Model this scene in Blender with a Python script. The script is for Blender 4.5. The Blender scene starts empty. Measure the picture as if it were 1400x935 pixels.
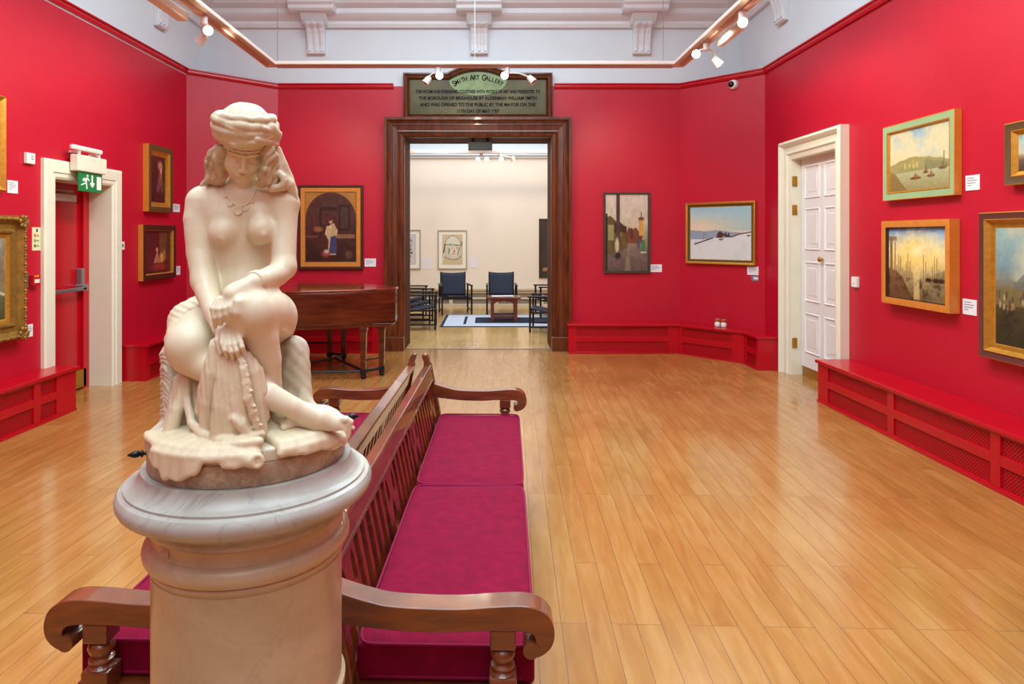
import bpy, bmesh, math, random
import numpy as np
from mathutils import Vector, Matrix

random.seed(7)
SC = bpy.context.scene
COL = SC.collection
F_PX, VX, VY, CH = 920.0, 670.0, 322.0, 1.55   # focal length in px, vanishing point, camera height
PI = math.pi

# ---------------------------------------------------------------- camera, world, exposure
cam_d = bpy.data.cameras.new('camera'); cam = bpy.data.objects.new('camera', cam_d); COL.objects.link(cam)
cam.location = (0, 0, CH); cam.rotation_euler = (PI/2, 0, 0)
cam_d.sensor_width = 36; cam_d.lens = F_PX/1400*36
cam_d.shift_x = (700-VX)/1400; cam_d.shift_y = (VY-467.5)/1400
cam_d.clip_start = 0.05
SC.camera = cam
w = bpy.data.worlds.new('world'); SC.world = w; w.use_nodes = True
w.node_tree.nodes['Background'].inputs[0].default_value = (.75, .85, 1, 1)
w.node_tree.nodes['Background'].inputs[1].default_value = .6
SC.view_settings.view_transform = 'Standard'; SC.view_settings.look = 'None'
SC.view_settings.gamma = 1; SC.view_settings.use_curve_mapping = False
SC.view_settings.exposure = 0.0

XL, XR, YB, YF = -3.92, 3.387, 9.14, -5.0      # gallery walls
ZR = 3.577                                      # picture rail
ZC = 5.3                                        # ceiling

def area(name, loc, size, power, color, rot=(0, 0, 0)):
    d = bpy.data.lights.new(name, 'AREA'); d.shape = 'RECTANGLE'; d.size, d.size_y = size
    d.energy = power; d.color = color
    o = bpy.data.objects.new(name, d); COL.objects.link(o); o.location = loc; o.rotation_euler = rot
    return o
def spot(name, loc, target, power, color, angle=70, blend=.9, r=.05):
    d = bpy.data.lights.new(name, 'SPOT'); d.energy = power; d.color = color
    d.spot_size = math.radians(angle); d.spot_blend = blend; d.shadow_soft_size = r
    o = bpy.data.objects.new(name, d); COL.objects.link(o); o.location = loc
    o.rotation_euler = (Vector(target)-Vector(loc)).to_track_quat('-Z', 'Y').to_euler()
    return o
DAY = (.72, .93, 1.0); WARM = (1.0, .89, .66)
area('skylight_daylight', (-.27, 2.9, 5.22), (3.6, 9.0), 520, DAY)
area('far_skylight_daylight', (-.2, 12.4, 5.2), (4.6, 3.6), 230, (.9, .95, 1))
area('rear_fill', (-.27, -3.4, 5.22), (3.6, 2.2), 40, DAY)  # unseen rear fill, added to brighten what faces the camera
# gallery spotlights on the lighting gantry, aimed at the hung walls, then added fill spots
for y in (2.9, 4.6, 6.2):
    spot('track_or_fill_lamp', (-2.2, y, 3.38), (XL, y+.3, 2.2), 78, WARM, 105)
    spot('track_or_fill_lamp', (1.9, y, 3.38), (XR, y+.3, 2.2), 70, WARM, 105)
for x in (-2.0, -.2, 1.6):
    spot('track_or_fill_lamp', (x, 7.3, 3.38), (x*1.2, YB, 1.3), 46, WARM, 100)
for x, y, tx, ty in ((-1.6, -.6, -.5, 1.4), (1.5, -.6, -.3, 1.5), (-.2, -1.2, -.2, 4.0)):  # unseen fill spots added behind the camera, aimed at statue and bench
    spot('track_or_fill_lamp', (x, y, 3.38), (tx, ty, 1.3), 8, WARM, 80)
for x in (-.9, .6, 1.6):
    spot('far_track_lamp', (x, 11.4, 3.2), (x, 15.1, 1.7), 60, (1, .87, .70), 90)

# ---------------------------------------------------------------- helpers
def lin(c):
    c = np.asarray(c, float)
    return np.where(c <= .04045, c/12.92, ((c+.055)/1.055)**2.4)
def hexc(r, g, b): return tuple(lin(np.array([r, g, b])/255.0))

MATS = {}
def mat(name, rgb, rough=.5, metal=0, coat=0, noise=0, nscale=8, bump=0, bscale=60, sheen=0, spec=.5, sss=0, stretch=(1, 1, 1), emit=None, estr=0):
    """procedural principled material; rgb in 0-255 sRGB"""
    if name in MATS: return MATS[name]
    m = bpy.data.materials.new(name); m.use_nodes = True; nt = m.node_tree; b = nt.nodes['Principled BSDF']
    c = hexc(*rgb)
    b.inputs['Base Color'].default_value = (*c, 1); b.inputs['Roughness'].default_value = rough
    b.inputs['Metallic'].default_value = metal; b.inputs['Coat Weight'].default_value = coat
    b.inputs['Coat Roughness'].default_value = .08
    b.inputs['Specular IOR Level'].default_value = spec
    if sheen: b.inputs['Sheen Weight'].default_value = sheen
    if sss:
        b.inputs['Subsurface Weight'].default_value = sss; b.inputs['Subsurface Scale'].default_value = .012
        b.inputs['Subsurface Radius'].default_value = (1, .9, .75)
    tc = nt.nodes.new('ShaderNodeTexCoord'); mp = nt.nodes.new('ShaderNodeMapping'); mp.inputs['Scale'].default_value = stretch
    nt.links.new(tc.outputs['Object'], mp.inputs[0])
    n = nt.nodes.new('ShaderNodeTexNoise'); n.inputs['Scale'].default_value = nscale; n.inputs['Detail'].default_value = 6
    nt.links.new(mp.outputs[0], n.inputs['Vector'])
    rp = nt.nodes.new('ShaderNodeValToRGB')
    rp.color_ramp.elements[0].position = .3; rp.color_ramp.elements[1].position = .7
    rp.color_ramp.elements[0].color = (*[max(0, v*(1-noise)) for v in c], 1)
    rp.color_ramp.elements[1].color = (*[min(1, v*(1+noise)) for v in c], 1)
    nt.links.new(n.outputs['Fac'], rp.inputs[0]); nt.links.new(rp.outputs[0], b.inputs['Base Color'])
    if bump:
        n2 = nt.nodes.new('ShaderNodeTexNoise'); n2.inputs['Scale'].default_value = bscale; n2.inputs['Detail'].default_value = 4
        nt.links.new(mp.outputs[0], n2.inputs['Vector'])
        bp = nt.nodes.new('ShaderNodeBump'); bp.inputs['Strength'].default_value = bump; bp.inputs['Distance'].default_value = .01
        nt.links.new(n2.outputs['Fac'], bp.inputs['Height']); nt.links.new(bp.outputs[0], b.inputs['Normal'])
    if emit:
        b.inputs['Emission Color'].default_value = (*emit, 1); b.inputs['Emission Strength'].default_value = estr
    MATS[name] = m
    return m

def wood(name, c1, c2, rough=.3, coat=.4, scale=(3, 3, 30), ws=1.0):
    if name in MATS: return MATS[name]
    m = mat(name, c1, rough, coat=coat, noise=.0)
    nt = m.node_tree; b = nt.nodes['Principled BSDF']
    tc = nt.nodes.new('ShaderNodeTexCoord'); mp = nt.nodes.new('ShaderNodeMapping'); mp.inputs['Scale'].default_value = scale
    n = nt.nodes.new('ShaderNodeTexNoise'); n.inputs['Scale'].default_value = ws; n.inputs['Detail'].default_value = 8; n.inputs['Distortion'].default_value = 1.2
    rp = nt.nodes.new('ShaderNodeValToRGB'); rp.color_ramp.elements[0].position = .3; rp.color_ramp.elements[1].position = .72
    rp.color_ramp.elements[0].color = (*hexc(*c1), 1); rp.color_ramp.elements[1].color = (*hexc(*c2), 1)
    nt.links.new(tc.outputs['Object'], mp.inputs[0]); nt.links.new(mp.outputs[0], n.inputs['Vector'])
    nt.links.new(n.outputs['Fac'], rp.inputs[0]); nt.links.new(rp.outputs[0], b.inputs['Base Color'])
    return m

class MB:
    """collects simple shapes into one mesh"""
    def __init__(s): s.v = []; s.f = []; s.m = []
    def add(s, vs, fs, mi=0):
        o = len(s.v); s.v += [tuple(p) for p in vs]; s.f += [tuple(i+o for i in f) for f in fs]; s.m += [mi]*len(fs); return s
    def box(s, a, b, mi=0, M=None):
        x0, y0, z0 = a; x1, y1, z1 = b
        vs = [Vector(p) for p in ((x0,y0,z0),(x1,y0,z0),(x1,y1,z0),(x0,y1,z0),(x0,y0,z1),(x1,y0,z1),(x1,y1,z1),(x0,y1,z1))]
        if M is not None: vs = [M @ p for p in vs]
        return s.add(vs, ((0,3,2,1),(4,5,6,7),(0,1,5,4),(1,2,6,5),(2,3,7,6),(3,0,4,7)), mi)
    def prism(s, poly, h0, h1, axes='xy', mi=0, M=None):
        """poly 2-D outline (ccw), extruded along the third axis"""
        def P(u, v, h): return {'xy': (u, v, h), 'xz': (u, h, v), 'yz': (h, u, v)}[axes]
        n = len(poly); vs = [Vector(P(u, v, h0)) for u, v in poly]+[Vector(P(u, v, h1)) for u, v in poly]
        if M is not None: vs = [M @ p for p in vs]
        fs = [tuple(range(n))[::-1], tuple(range(n, 2*n))]+[(i, (i+1) % n, (i+1) % n+n, i+n) for i in range(n)]
        return s.add(vs, fs, mi)
    def lathe(s, prof, n=32, c=(0, 0, 0), mi=0, M=None):
        vs = []; fs = []
        for r, z in prof:
            for i in range(n):
                a = 2*PI*i/n; p = Vector((c[0]+r*math.cos(a), c[1]+r*math.sin(a), c[2]+z)); vs.append(M @ p if M is not None else p)
        for j in range(len(prof)-1):
            for i in range(n): fs.append((j*n+i, j*n+(i+1) % n, (j+1)*n+(i+1) % n, (j+1)*n+i))
        fs.append(tuple(range(n))[::-1]); fs.append(tuple(range((len(prof)-1)*n, len(prof)*n)))
        return s.add(vs, fs, mi)
    def tube(s, pts, r, n=10, mi=0, closed=False):
        pts = [Vector(p) for p in pts]; N = len(pts); vs = []; fs = []
        rs = r if isinstance(r, (list, tuple)) else [r]*N
        up = Vector((0, 0, 1))
        for k, p in enumerate(pts):
            if closed: t = pts[(k+1) % N]-pts[k-1]
            else: t = pts[min(k+1, N-1)]-pts[max(k-1, 0)]
            t = t.normalized() if t.length > 1e-9 else Vector((0, 0, 1))
            a = t.cross(up)
            if a.length < 1e-3: a = t.cross(Vector((1, 0, 0)))
            a.normalize(); b = t.cross(a)
            if k and (a.dot(pa) < 0): pass
            pa = a
            for i in range(n):
                th = 2*PI*i/n; vs.append(p+(a*math.cos(th)+b*math.sin(th))*rs[k])
        for k in range(N if closed else N-1):
            for i in range(n): fs.append((k*n+i, k*n+(i+1) % n, ((k+1) % N)*n+(i+1) % n, ((k+1) % N)*n+i))
        if not closed: fs.append(tuple(range(n))[::-1]); fs.append(tuple(range((N-1)*n, N*n)))
        return s.add(vs, fs, mi)
    def ball(s, c, r, n=16, mi=0, sc=(1, 1, 1)):
        vs = []; fs = []; m = n//2
        for j in range(m+1):
            ph = PI*j/m
            for i in range(n):
                a = 2*PI*i/n; vs.append((c[0]+r*sc[0]*math.sin(ph)*math.cos(a), c[1]+r*sc[1]*math.sin(ph)*math.sin(a), c[2]-r*sc[2]*math.cos(ph)))
        for j in range(m):
            for i in range(n): fs.append((j*n+i, j*n+(i+1) % n, (j+1)*n+(i+1) % n, (j+1)*n+i))
        return s.add(vs, fs, mi)
    def build(s, name, mats, parent=None, loc=(0, 0, 0), rotz=0, bevel=0, smooth=None, seg=2):
        me = bpy.data.meshes.new(name); me.from_pydata(s.v, [], s.f)
        mats = mats if isinstance(mats, (list, tuple)) else [mats]
        for m in mats: me.materials.append(m)
        if len(mats) > 1: me.polygons.foreach_set('material_index', s.m)
        bm = bmesh.new(); bm.from_mesh(me); bmesh.ops.remove_doubles(bm, verts=bm.verts, dist=1e-6)
        bmesh.ops.recalc_face_normals(bm, faces=bm.faces); bm.to_mesh(me); bm.free()
        if smooth is not None:
            me.shade_smooth(); me.set_sharp_from_angle(angle=math.radians(smooth))
        o = bpy.data.objects.new(name, me); COL.objects.link(o); o.location = loc; o.rotation_euler = (0, 0, rotz)
        if parent is not None: o.parent = parent
        if bevel:
            bv = o.modifiers.new('bevel', 'BEVEL'); bv.width = bevel; bv.segments = seg; bv.limit_method = 'ANGLE'; bv.angle_limit = math.radians(35)
            bv.harden_normals = False
        return o

def tag(o, label=None, cat=None, group=None, kind=None):
    if label: o['label'] = label
    if cat: o['category'] = cat
    if group: o['group'] = group
    if kind: o['kind'] = kind
    return o
def empty(name, loc=(0, 0, 0), rotz=0, label=None, cat=None, group=None):
    o = bpy.data.objects.new(name, None); COL.objects.link(o); o.location = loc; o.rotation_euler = (0, 0, rotz)
    o.empty_display_size = .1
    return tag(o, label, cat, group)
def copy_tree(o, parent=None):
    c = o.copy(); COL.objects.link(c)
    if parent is not None: c.parent = parent
    for ch in list(o.children): copy_tree(ch, c)
    return c
def struct(o): o['kind'] = 'structure'; return o

class Wall:
    """vertical wall plane: local x runs to the viewer's right along it, local -y points into the room"""
    def __init__(s, a, b):
        s.a = Vector((a[0], a[1], 0)); d = Vector((b[0]-a[0], b[1]-a[1], 0)); s.u = d.normalized(); s.L = d.length
        s.rot = math.atan2(s.u.y, s.u.x); s.n = Vector((s.u.y, -s.u.x, 0))
    def hit(s, px, py, p=0):
        d = Vector(((px-VX)/F_PX, 1, (VY-py)/F_PX)); o = s.a+s.n*p
        t = (o.dot(s.n))/(d.dot(s.n)); q = d*t; q.z += CH
        return (q-s.a).dot(s.u), q.z
    def at(s, x, z=0, p=0): return s.a+s.u*x+s.n*p+Vector((0, 0, z))
    def root(s, name, x, z, label, cat, group=None): return empty(name, s.at(x, z), s.rot, label, cat, group)

WL = Wall((XL, 0), (XL, 9)); WR = Wall((XR, 9), (XR, 0)); WB = Wall((-5, YB), (5, YB))
CRa, CRb = (2.583, 9.14), (3.387, 8.29); CLa, CLb = (-3.92, 8.69), (-2.88, 9.14)
WCR = Wall(CRa, CRb); WCL = Wall(CLa, CLb)

def floorp(px, py):
    D = F_PX*CH/(py-VY); return Vector(((px-VX)/F_PX*D, D, 0))

# ---------------------------------------------------------------- materials
RED = mat('red_wall_paint', (188, 14, 44), .42, noise=.05, nscale=1.2, bump=.04, bscale=90)
REDG = mat('red_gloss_paint', (186, 6, 28), .25, noise=.04, nscale=5)
WHITEW = mat('white_wall_paint', (216, 224, 230), .6, noise=.02, nscale=2)
CREAM = mat('cream_gloss_paint', (232, 230, 210), .3, noise=.02)
MOULD = mat('white_plaster', (222, 226, 230), .5, noise=.02)
DOORW = mat('white_door_paint', (232, 230, 230), .35, noise=.02)
GAP = mat('dark_void', (14, 8, 6), .8)
DWOOD = wood('dark_mahogany', (62, 24, 8), (118, 56, 22), .33, .3, (6, 6, .8), 2.0)
PIANOW = wood('piano_mahogany', (58, 18, 8), (104, 42, 18), .22, .5, (1.2, 1.2, 8), 1.5)
BENCHW = wood('bench_walnut', (88, 36, 8), (134, 64, 18), .5, 1, (4, 4, 22), 1.2)
BENCHD = wood('bench_back_wood', (92, 26, 12), (140, 58, 24), .28, .4, (6, 3, 6), 2.0)
WHITE = mat('white_plastic', (232, 232, 228), .35)
CARD = mat('white_card', (232, 232, 238), .6)
BLACK = mat('black_metal', (14, 14, 16), .4)
BRASS = mat('brass', (190, 140, 50), .25, metal=1)
STEEL = mat('grey_steel', (150, 152, 156), .3, metal=.7)

def floor_mat(name, c_dark, c_mid, c_light, gap, rough):
    m = bpy.data.materials.new(name); m.use_nodes = True; nt = m.node_tree; b = nt.nodes['Principled BSDF']; L = nt.links.new
    tc = nt.nodes.new('ShaderNodeTexCoord'); mp = nt.nodes.new('ShaderNodeMapping')
    mp.inputs['Rotation'].default_value = (0, 0, math.radians(90+1.8)); L(tc.outputs['Object'], mp.inputs[0])
    br = nt.nodes.new('ShaderNodeTexBrick'); br.inputs['Scale'].default_value = 1; br.inputs['Brick Width'].default_value = 1.35
    br.inputs['Row Height'].default_value = .1; br.inputs['Mortar Size'].default_value = .0012; br.inputs['Mortar Smooth'].default_value = .3
    br.offset = .37; br.offset_frequency = 3; br.squash = 1
    br.inputs['Color1'].default_value = (0, 0, 0, 1); br.inputs['Color2'].default_value = (1, 1, 1, 1); br.inputs['Mortar'].default_value = (.5, .5, .5, 1)
    L(mp.outputs[0], br.inputs['Vector'])
    mp2 = nt.nodes.new('ShaderNodeMapping'); mp2.inputs['Scale'].default_value = (1.6, 11, 1); L(mp.outputs[0], mp2.inputs[0])
    addv = nt.nodes.new('ShaderNodeVectorMath'); addv.operation = 'ADD'
    scl = nt.nodes.new('ShaderNodeVectorMath'); scl.operation = 'SCALE'; scl.inputs['Scale'].default_value = 17
    L(br.outputs['Color'], scl.inputs[0]); L(mp2.outputs[0], addv.inputs[0]); L(scl.outputs[0], addv.inputs[1])
    n = nt.nodes.new('ShaderNodeTexNoise'); n.inputs['Scale'].default_value = 1.6; n.inputs['Detail'].default_value = 7; n.inputs['Distortion'].default_value = .8
    L(addv.outputs[0], n.inputs['Vector'])
    n3 = nt.nodes.new('ShaderNodeTexNoise'); n3.inputs['Scale'].default_value = .9; n3.inputs['Detail'].default_value = 5; L(tc.outputs['Object'], n3.inputs['Vector'])
    m1 = nt.nodes.new('ShaderNodeMath'); m1.operation = 'MULTIPLY_ADD'; m1.inputs[1].default_value = .50; L(n.outputs['Fac'], m1.inputs[0])
    m2 = nt.nodes.new('ShaderNodeMath'); m2.operation = 'MULTIPLY_ADD'; m2.inputs[1].default_value = .09; m2.inputs[2].default_value = -.045; L(br.outputs['Color'], m2.inputs[0])
    m4 = nt.nodes.new('ShaderNodeMath'); m4.operation = 'MULTIPLY_ADD'; m4.inputs[1].default_value = .50; L(n3.outputs['Fac'], m4.inputs[0]); L(m2.outputs[0], m4.inputs[2])
    L(m4.outputs[0], m1.inputs[2])
    rp = nt.nodes.new('ShaderNodeValToRGB'); e = rp.color_ramp.elements
    e[0].position = .30; e[0].color = (*hexc(*c_dark), 1); e[1].position = .68; e[1].color = (*hexc(*c_light), 1)
    x = e.new(.48); x.color = (*hexc(*c_mid), 1)
    L(m1.outputs[0], rp.inputs[0])
    mx = nt.nodes.new('ShaderNodeMix'); mx.data_type = 'RGBA'; L(br.outputs['Fac'], mx.inputs['Factor']); L(rp.outputs[0], mx.inputs[6]); mx.inputs[7].default_value = (*hexc(*gap), 1)
    L(mx.outputs[2], b.inputs['Base Color'])
    # short dark scuffs
    b.inputs['Roughness'].default_value = rough; b.inputs['Coat Weight'].default_value = .5; b.inputs['Coat Roughness'].default_value = .10
    rr = nt.nodes.new('ShaderNodeMath'); rr.operation = 'MULTIPLY_ADD'; rr.inputs[1].default_value = .25; rr.inputs[2].default_value = rough-.12
    L(n3.outputs['Fac'], rr.inputs[0]); L(rr.outputs[0], b.inputs['Roughness'])
    bp = nt.nodes.new('ShaderNodeBump'); bp.inputs['Strength'].default_value = .08; bp.inputs['Distance'].default_value = .004
    L(n.outputs['Fac'], bp.inputs['Height']); L(bp.outputs[0], b.inputs['Normal'])
    return m
FLOOR = floor_mat('polished_floorboards', (160, 104, 48), (178, 124, 62), (194, 146, 86), (92, 72, 54), .22)
FLOOR2 = floor_mat('pale_floorboards', (180, 136, 70), (204, 164, 96), (220, 184, 118), (120, 96, 66), .3)

# ---------------------------------------------------------------- the setting
DX0, DX1, DZ = -1.16, .835, 2.88           # doorway to the far room
BT = .60                                    # back wall thickness
Y2, XL2, XR2 = 15.06, -5.0, 5.0             # far room
struct(MB().box((XL-.5, YF-.2, -.1), (XR+.4, YB+.05, 0)).build('floor', FLOOR))
struct(MB().box((XL2-.2, YB+.05, -.1), (XR2+.2, Y2+.2, 0)).build('floor', FLOOR2))
struct(MB().box((DX0-.05, YB+.02, 0), (DX1+.05, YB+.06, .006)).build('trim_1', STEEL))

# right wall: opening for the panelled door
RD0, RD1, RDZ = 6.55, 7.50, 2.40
def wall_with_hole(name, axis_x, outer, y0, y1, z0, z1, h0, h1, hz, m):
    mb = MB(); a, b = sorted((axis_x, outer))
    mb.box((a, y0, z0), (b, h0, z1)); mb.box((a, h1, z0), (b, y1, z1)); mb.box((a, h0, hz), (b, h1, z1))
    return struct(mb.build(name, m))
wall_with_hole('wall_right', XR, XR+.3, YF, YB, 0, ZR, RD0-.02, RD1+.02, RDZ+.02, RED)
struct(MB().box((XR, YF, ZR), (XR+.3, YB, ZC)).build('wall_right', WHITEW))
LD0, LD1, LDZ = 6.04, 6.94, 2.075
wall_with_hole('wall_left', XL, XL-.3, YF, YB, 0, 3.62, LD0-.02, LD1+.02, LDZ+.02, RED)
struct(MB().box((XL-.3, YF, 3.62), (XL, YB, ZC)).build('wall_left', WHITEW))
mb = MB()
mb.box((XL-.3, YB, 0), (DX0, YB+BT, ZR)); mb.box((DX1, YB, 0), (XR+.3, YB+BT, ZR)); mb.box((DX0, YB, DZ), (DX1, YB+BT, ZR))
struct(mb.build('wall_back', RED))
struct(MB().box((XL-.3, YB, ZR), (XR+.3, YB+BT, ZC)).build('wall_back', WHITEW))
struct(MB().box((XL-.3, YF-.2, 0), (XR+.3, YF, ZR)).build('wall_front', RED))
struct(MB().box((XL-.3, YF-.2, ZR), (XR+.3, YF, ZC)).build('wall_front', WHITEW))
# canted corners, lower part only
struct(MB().prism([CRa, CRb, (XR+.02, 8.28), (XR+.02, YB+.02), (2.58, YB+.02)], 0, ZR-.02).build('wall_corner_right', RED))
mb = MB(); p = [CLa, CLb, (-2.88, YB+.02), (XL-.02, YB+.02), (XL-.02, 8.69)]
vs = [(x, y, 0) for x, y in p]+[(x, y, z) for (x, y), z in zip(p, (3.66, ZR, ZR, 3.66, 3.66))]
mb.add(vs, [(0, 1, 2, 3, 4), (5, 6, 7, 8, 9)]+[(i, (i+1) % 5, (i+1) % 5+5, i+5) for i in range(5)])
struct(mb.build('wall_corner_left', RED))
# picture rail
def rail(pts, name='trim_2', r=.028, m=REDG):
    mb = MB(); pts = [Vector(q) for q in pts]
    prof = [(0, -.035), (.02, -.035), (.028, -.01), (.028, .012), (.045, .02), (.045, .034), (0, .034)]
    rings = []
    for k, q in enumerate(pts):
        d0 = (pts[k]-pts[k-1]) if k else None; d1 = (pts[k+1]-pts[k]) if k < len(pts)-1 else None
        ns = [Vector((d.y, -d.x, 0)).normalized() for d in (d0, d1) if d is not None]
        nn = sum(ns, Vector()); nn /= len(ns); nn /= nn.length_squared
        rings.append([q+nn*a+Vector((0, 0, h)) for a, h in prof])
    n = len(prof); vs = [x for rr in rings for x in rr]
    fs = [(k*n+i, k*n+(i+1) % n, (k+1)*n+(i+1) % n, (k+1)*n+i) for k in range(len(pts)-1) for i in range(n)]+[tuple(range(n)), tuple(range((len(pts)-1)*n, len(pts)*n))]
    mb.add(vs, fs); return struct(mb.build(name, m))
rail([(XL, YF, 3.67), (XL, 8.69, 3.67), (-2.88, YB, ZR), (-1.31, YB, ZR)])
rail([(.87, YB, ZR), (2.583, YB, ZR), (XR, 8.29, ZR), (XR, YF, ZR)])
# cornice of the gallery
mb = MB()
def cornice_profile(): return [(0, 4.36), (.05, 4.36), (.07, 4.40), (.07, 4.44), (.13, 4.47), (.17, 4.52), (.17, 4.58), (.26, 4.62), (.32, 4.70), (.32, 4.78), (.40, 4.84), (.46, 4.93), (.46, 5.0), (.46, 5.3), (0, 5.3)]
def run(poly):
    pr = cornice_profile(); n = len(pr); pts = [Vector((x, y, 0)) for x, y in poly]; K = len(pts); rings = []
    for k in range(K):
        d0 = (pts[k]-pts[k-1]).normalized(); d1 = (pts[(k+1) % K]-pts[k]).normalized()
        n0 = Vector((d0.y, -d0.x, 0)); n1 = Vector((d1.y, -d1.x, 0)); nn = (n0+n1)/2; nn /= nn.length_squared
        rings.append([pts[k]+nn*a+Vector((0, 0, h)) for a, h in pr])
    mb.add([x for r in rings for x in r], [(k*n+i, k*n+(i+1) % n, ((k+1) % K)*n+(i+1) % n, ((k+1) % K)*n+i) for k in range(K) for i in range(n)])
run([(XL, YF), (XL, YB), (XR, YB), (XR, YF)])
struct(mb.build('trim_3', MOULD, smooth=25))
# ceiling with a glazed lay light
mb = MB()
SX0, SX1, SY0, SY1 = -2.2, 1.7, -4.4, 7.6
mb.box((XL-.3, YF-.2, ZC), (SX0, YB+.3, ZC+.1)); mb.box((SX1, YF-.2, ZC), (XR+.3, YB+.3, ZC+.1))
mb.box((SX0, YF-.2, ZC), (SX1, SY0, ZC+.1)); mb.box((SX0, SY1, ZC), (SX1, YB+.3, ZC+.1))
struct(mb.build('ceiling', MOULD))
mb = MB()
for i in range(5):
    x = SX0+(SX1-SX0)*i/4; mb.box((x-.03, SY0, ZC+.02), (x+.03, SY1, ZC+.1))
for i in range(11):
    y = SY0+(SY1-SY0)*i/10; mb.box((SX0, y-.025, ZC+.03), (SX1, y+.025, ZC+.09))
win = struct(mb.build('window_1', MOULD))
g = mat('frosted_glass', (225, 235, 245), .6, emit=(.8, .9, 1), estr=1.2)
MB().box((SX0, SY0, ZC+.1), (SX1, SY1, ZC+.12)).build('pane', g, win)
# far room shell
FWALL = mat('warm_white_wall', (238, 228, 212), .6, noise=.02, nscale=1)
struct(MB().box((XL2-.2, Y2, 0), (XR2+.2, Y2+.2, 5.3)).build('wall_far_back', FWALL))
struct(MB().box((XL2-.2, YB+BT, 0), (XL2, Y2, 5.3)).build('wall_far_left', FWALL))
struct(MB().box((XR2, YB+BT, 0), (XR2+.2, Y2, 5.3)).build('wall_far_right', FWALL))
struct(MB().box((XL2-.2, YB+.02, 5.3), (XR2+.2, Y2+.2, 5.4)).build('ceiling', WHITEW))
mb = MB(); mb.box((XL2, Y2-.05, 3.28), (XR2, Y2, 3.33)); mb.box((XL2, Y2-.09, 3.33), (XR2, Y2, 3.42)); mb.box((XL2, Y2-.13, 3.42), (XR2, Y2, 3.46))
struct(mb.build('trim_4', WHITEW, bevel=.01))
mb = MB(); mb.box((XL2, Y2-.02, 3.46), (XR2, Y2, 5.3)); struct(mb.build('trim_5', mat('pale_blue_grey_paint', (200, 212, 220), .6)))

# ---------------------------------------------------------------- swept casings and frames
def ring_frame(w, h, prof, mb, base=0, x0=0, z0=0, open_bottom=False):
    """prof: list of (inset, out, material index); rings of a mitred frame, out is towards -y"""
    def ring(i):
        if open_bottom: return [(x0+i, z0), (x0+i, z0+h-i), (x0+w-i, z0+h-i), (x0+w-i, z0)]
        return [(x0+i, z0+i), (x0+i, z0+h-i), (x0+w-i, z0+h-i), (x0+w-i, z0+i)]
    K = 3 if open_bottom else 4
    for (i0, o0, _), (i1, o1, mi) in zip(prof[:-1], prof[1:]):
        a, b = ring(i0), ring(i1)
        for k in range(K):
            k2 = (k+1) % 4
            mb.add([(a[k][0], -o0-base, a[k][1]), (a[k2][0], -o0-base, a[k2][1]), (b[k2][0], -o1-base, b[k2][1]), (b[k][0], -o1-base, b[k][1])], [(0, 1, 2, 3)], mi)
    return mb

# great wooden doorcase
r = empty('door_3', (-1.42, YB, 0)); struct(r)
mb = MB()
prof = [(0, 0, 0), (0, .13, 0), (.035, .13, 0), (.045, .115, 0), (.06, .10, 0), (.085, .085, 0), (.10, .085, 0), (.105, .072, 0), (.17, .066, 0), (.175, .078, 0), (.19, .082, 0), (.205, .06, 0), (.225, .05, 0), (.245, .045, 0), (.25, .03, 0), (.262, .025, 0), (.262, -.001, 0)]
ring_frame(2.512, 3.14, prof, mb, open_bottom=True)
o = mb.build('door_frame', DWOOD, r)
JWOOD = wood('jamb_mahogany', (58, 24, 10), (104, 52, 22), .65, 0, (6, 6, .8), 2.0); JWOOD.node_tree.nodes['Principled BSDF'].inputs['Specular IOR Level'].default_value = .15
mb = MB(); ring_frame(2.512, 3.14, [(.262, -.001, 0), (.262, -BT+.001, 0)], mb, open_bottom=True); mb.build('door_jamb', JWOOD, r)
mb = MB(); pr = [(0, -BT, 0), (0, -BT-.1, 0), (.2, -BT-.06, 0), (.26, -BT-.03, 0), (.262, -BT+.02, 0)]
ring_frame(2.512, 3.14, pr, mb, open_bottom=True)
mb.build('door_frame', DWOOD, r)
MB().box((0, -.135, 0), (.262, 0, .19)).box((2.25, -.135, 0), (2.512, 0, .19)).build('plinth_block', DWOOD, r, bevel=.008)

# white panelled door in the right wall
def local_on(wallobj, x, z=0, name='door_1'): return struct(empty(name, wallobj.at(x, z), wallobj.rot))
x_l = 9-RD1; CW = .205
r = local_on(WR, x_l-CW, 0, 'door_1')
prof = [(0, 0, 0), (0, .085, 0), (.03, .10, 0), (.045, .085, 0), (.06, .07, 0), (.065, .055, 0), (.12, .05, 0), (.125, .06, 0), (.14, .06, 0), (.155, .04, 0), (.195, .035, 0), (.205, .03, 0), (.205, -.13, 0)]
mb = MB(); W1 = RD1-RD0+2*CW; ring_frame(W1, RDZ+.2, prof, mb, open_bottom=True)
mb.build('door_frame', CREAM, r)
# leaf with 2 x 5 raised panels
def panelled(name, w, h, cols, rows, m, parent, x0, y0, z0, th=.045):
    mb = MB(); mb.box((x0, y0, z0), (x0+w, y0+th, z0+h))
    xs = [x0]
    for c0, c1 in cols:
        for r0, r1 in rows:
            pr = [(0, .0, 0), (.012, .012, 0), (.03, -.012, 0), (.055, -.012, 0), (.075, .004, 0)]
            f = MB(); ring_frame(c1-c0, r1-r0, pr, f, base=-y0+.001, x0=x0+c0, z0=z0+r0)
            mb.add(f.v, f.f)
            mb.add([(x0+c0+.075, y0-.005, z0+r0+.075), (x0+c1-.075, y0-.005, z0+r0+.075), (x0+c1-.075, y0-.005, z0+r1-.075), (x0+c0+.075, y0-.005, z0+r1-.075)], [(0, 1, 2, 3)])
    return mb.build(name, m, parent)
rows = [(.17, .55), (.64, 1.05), (1.14, 1.56), (1.64, 1.98), (2.06, 2.3)]
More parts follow.
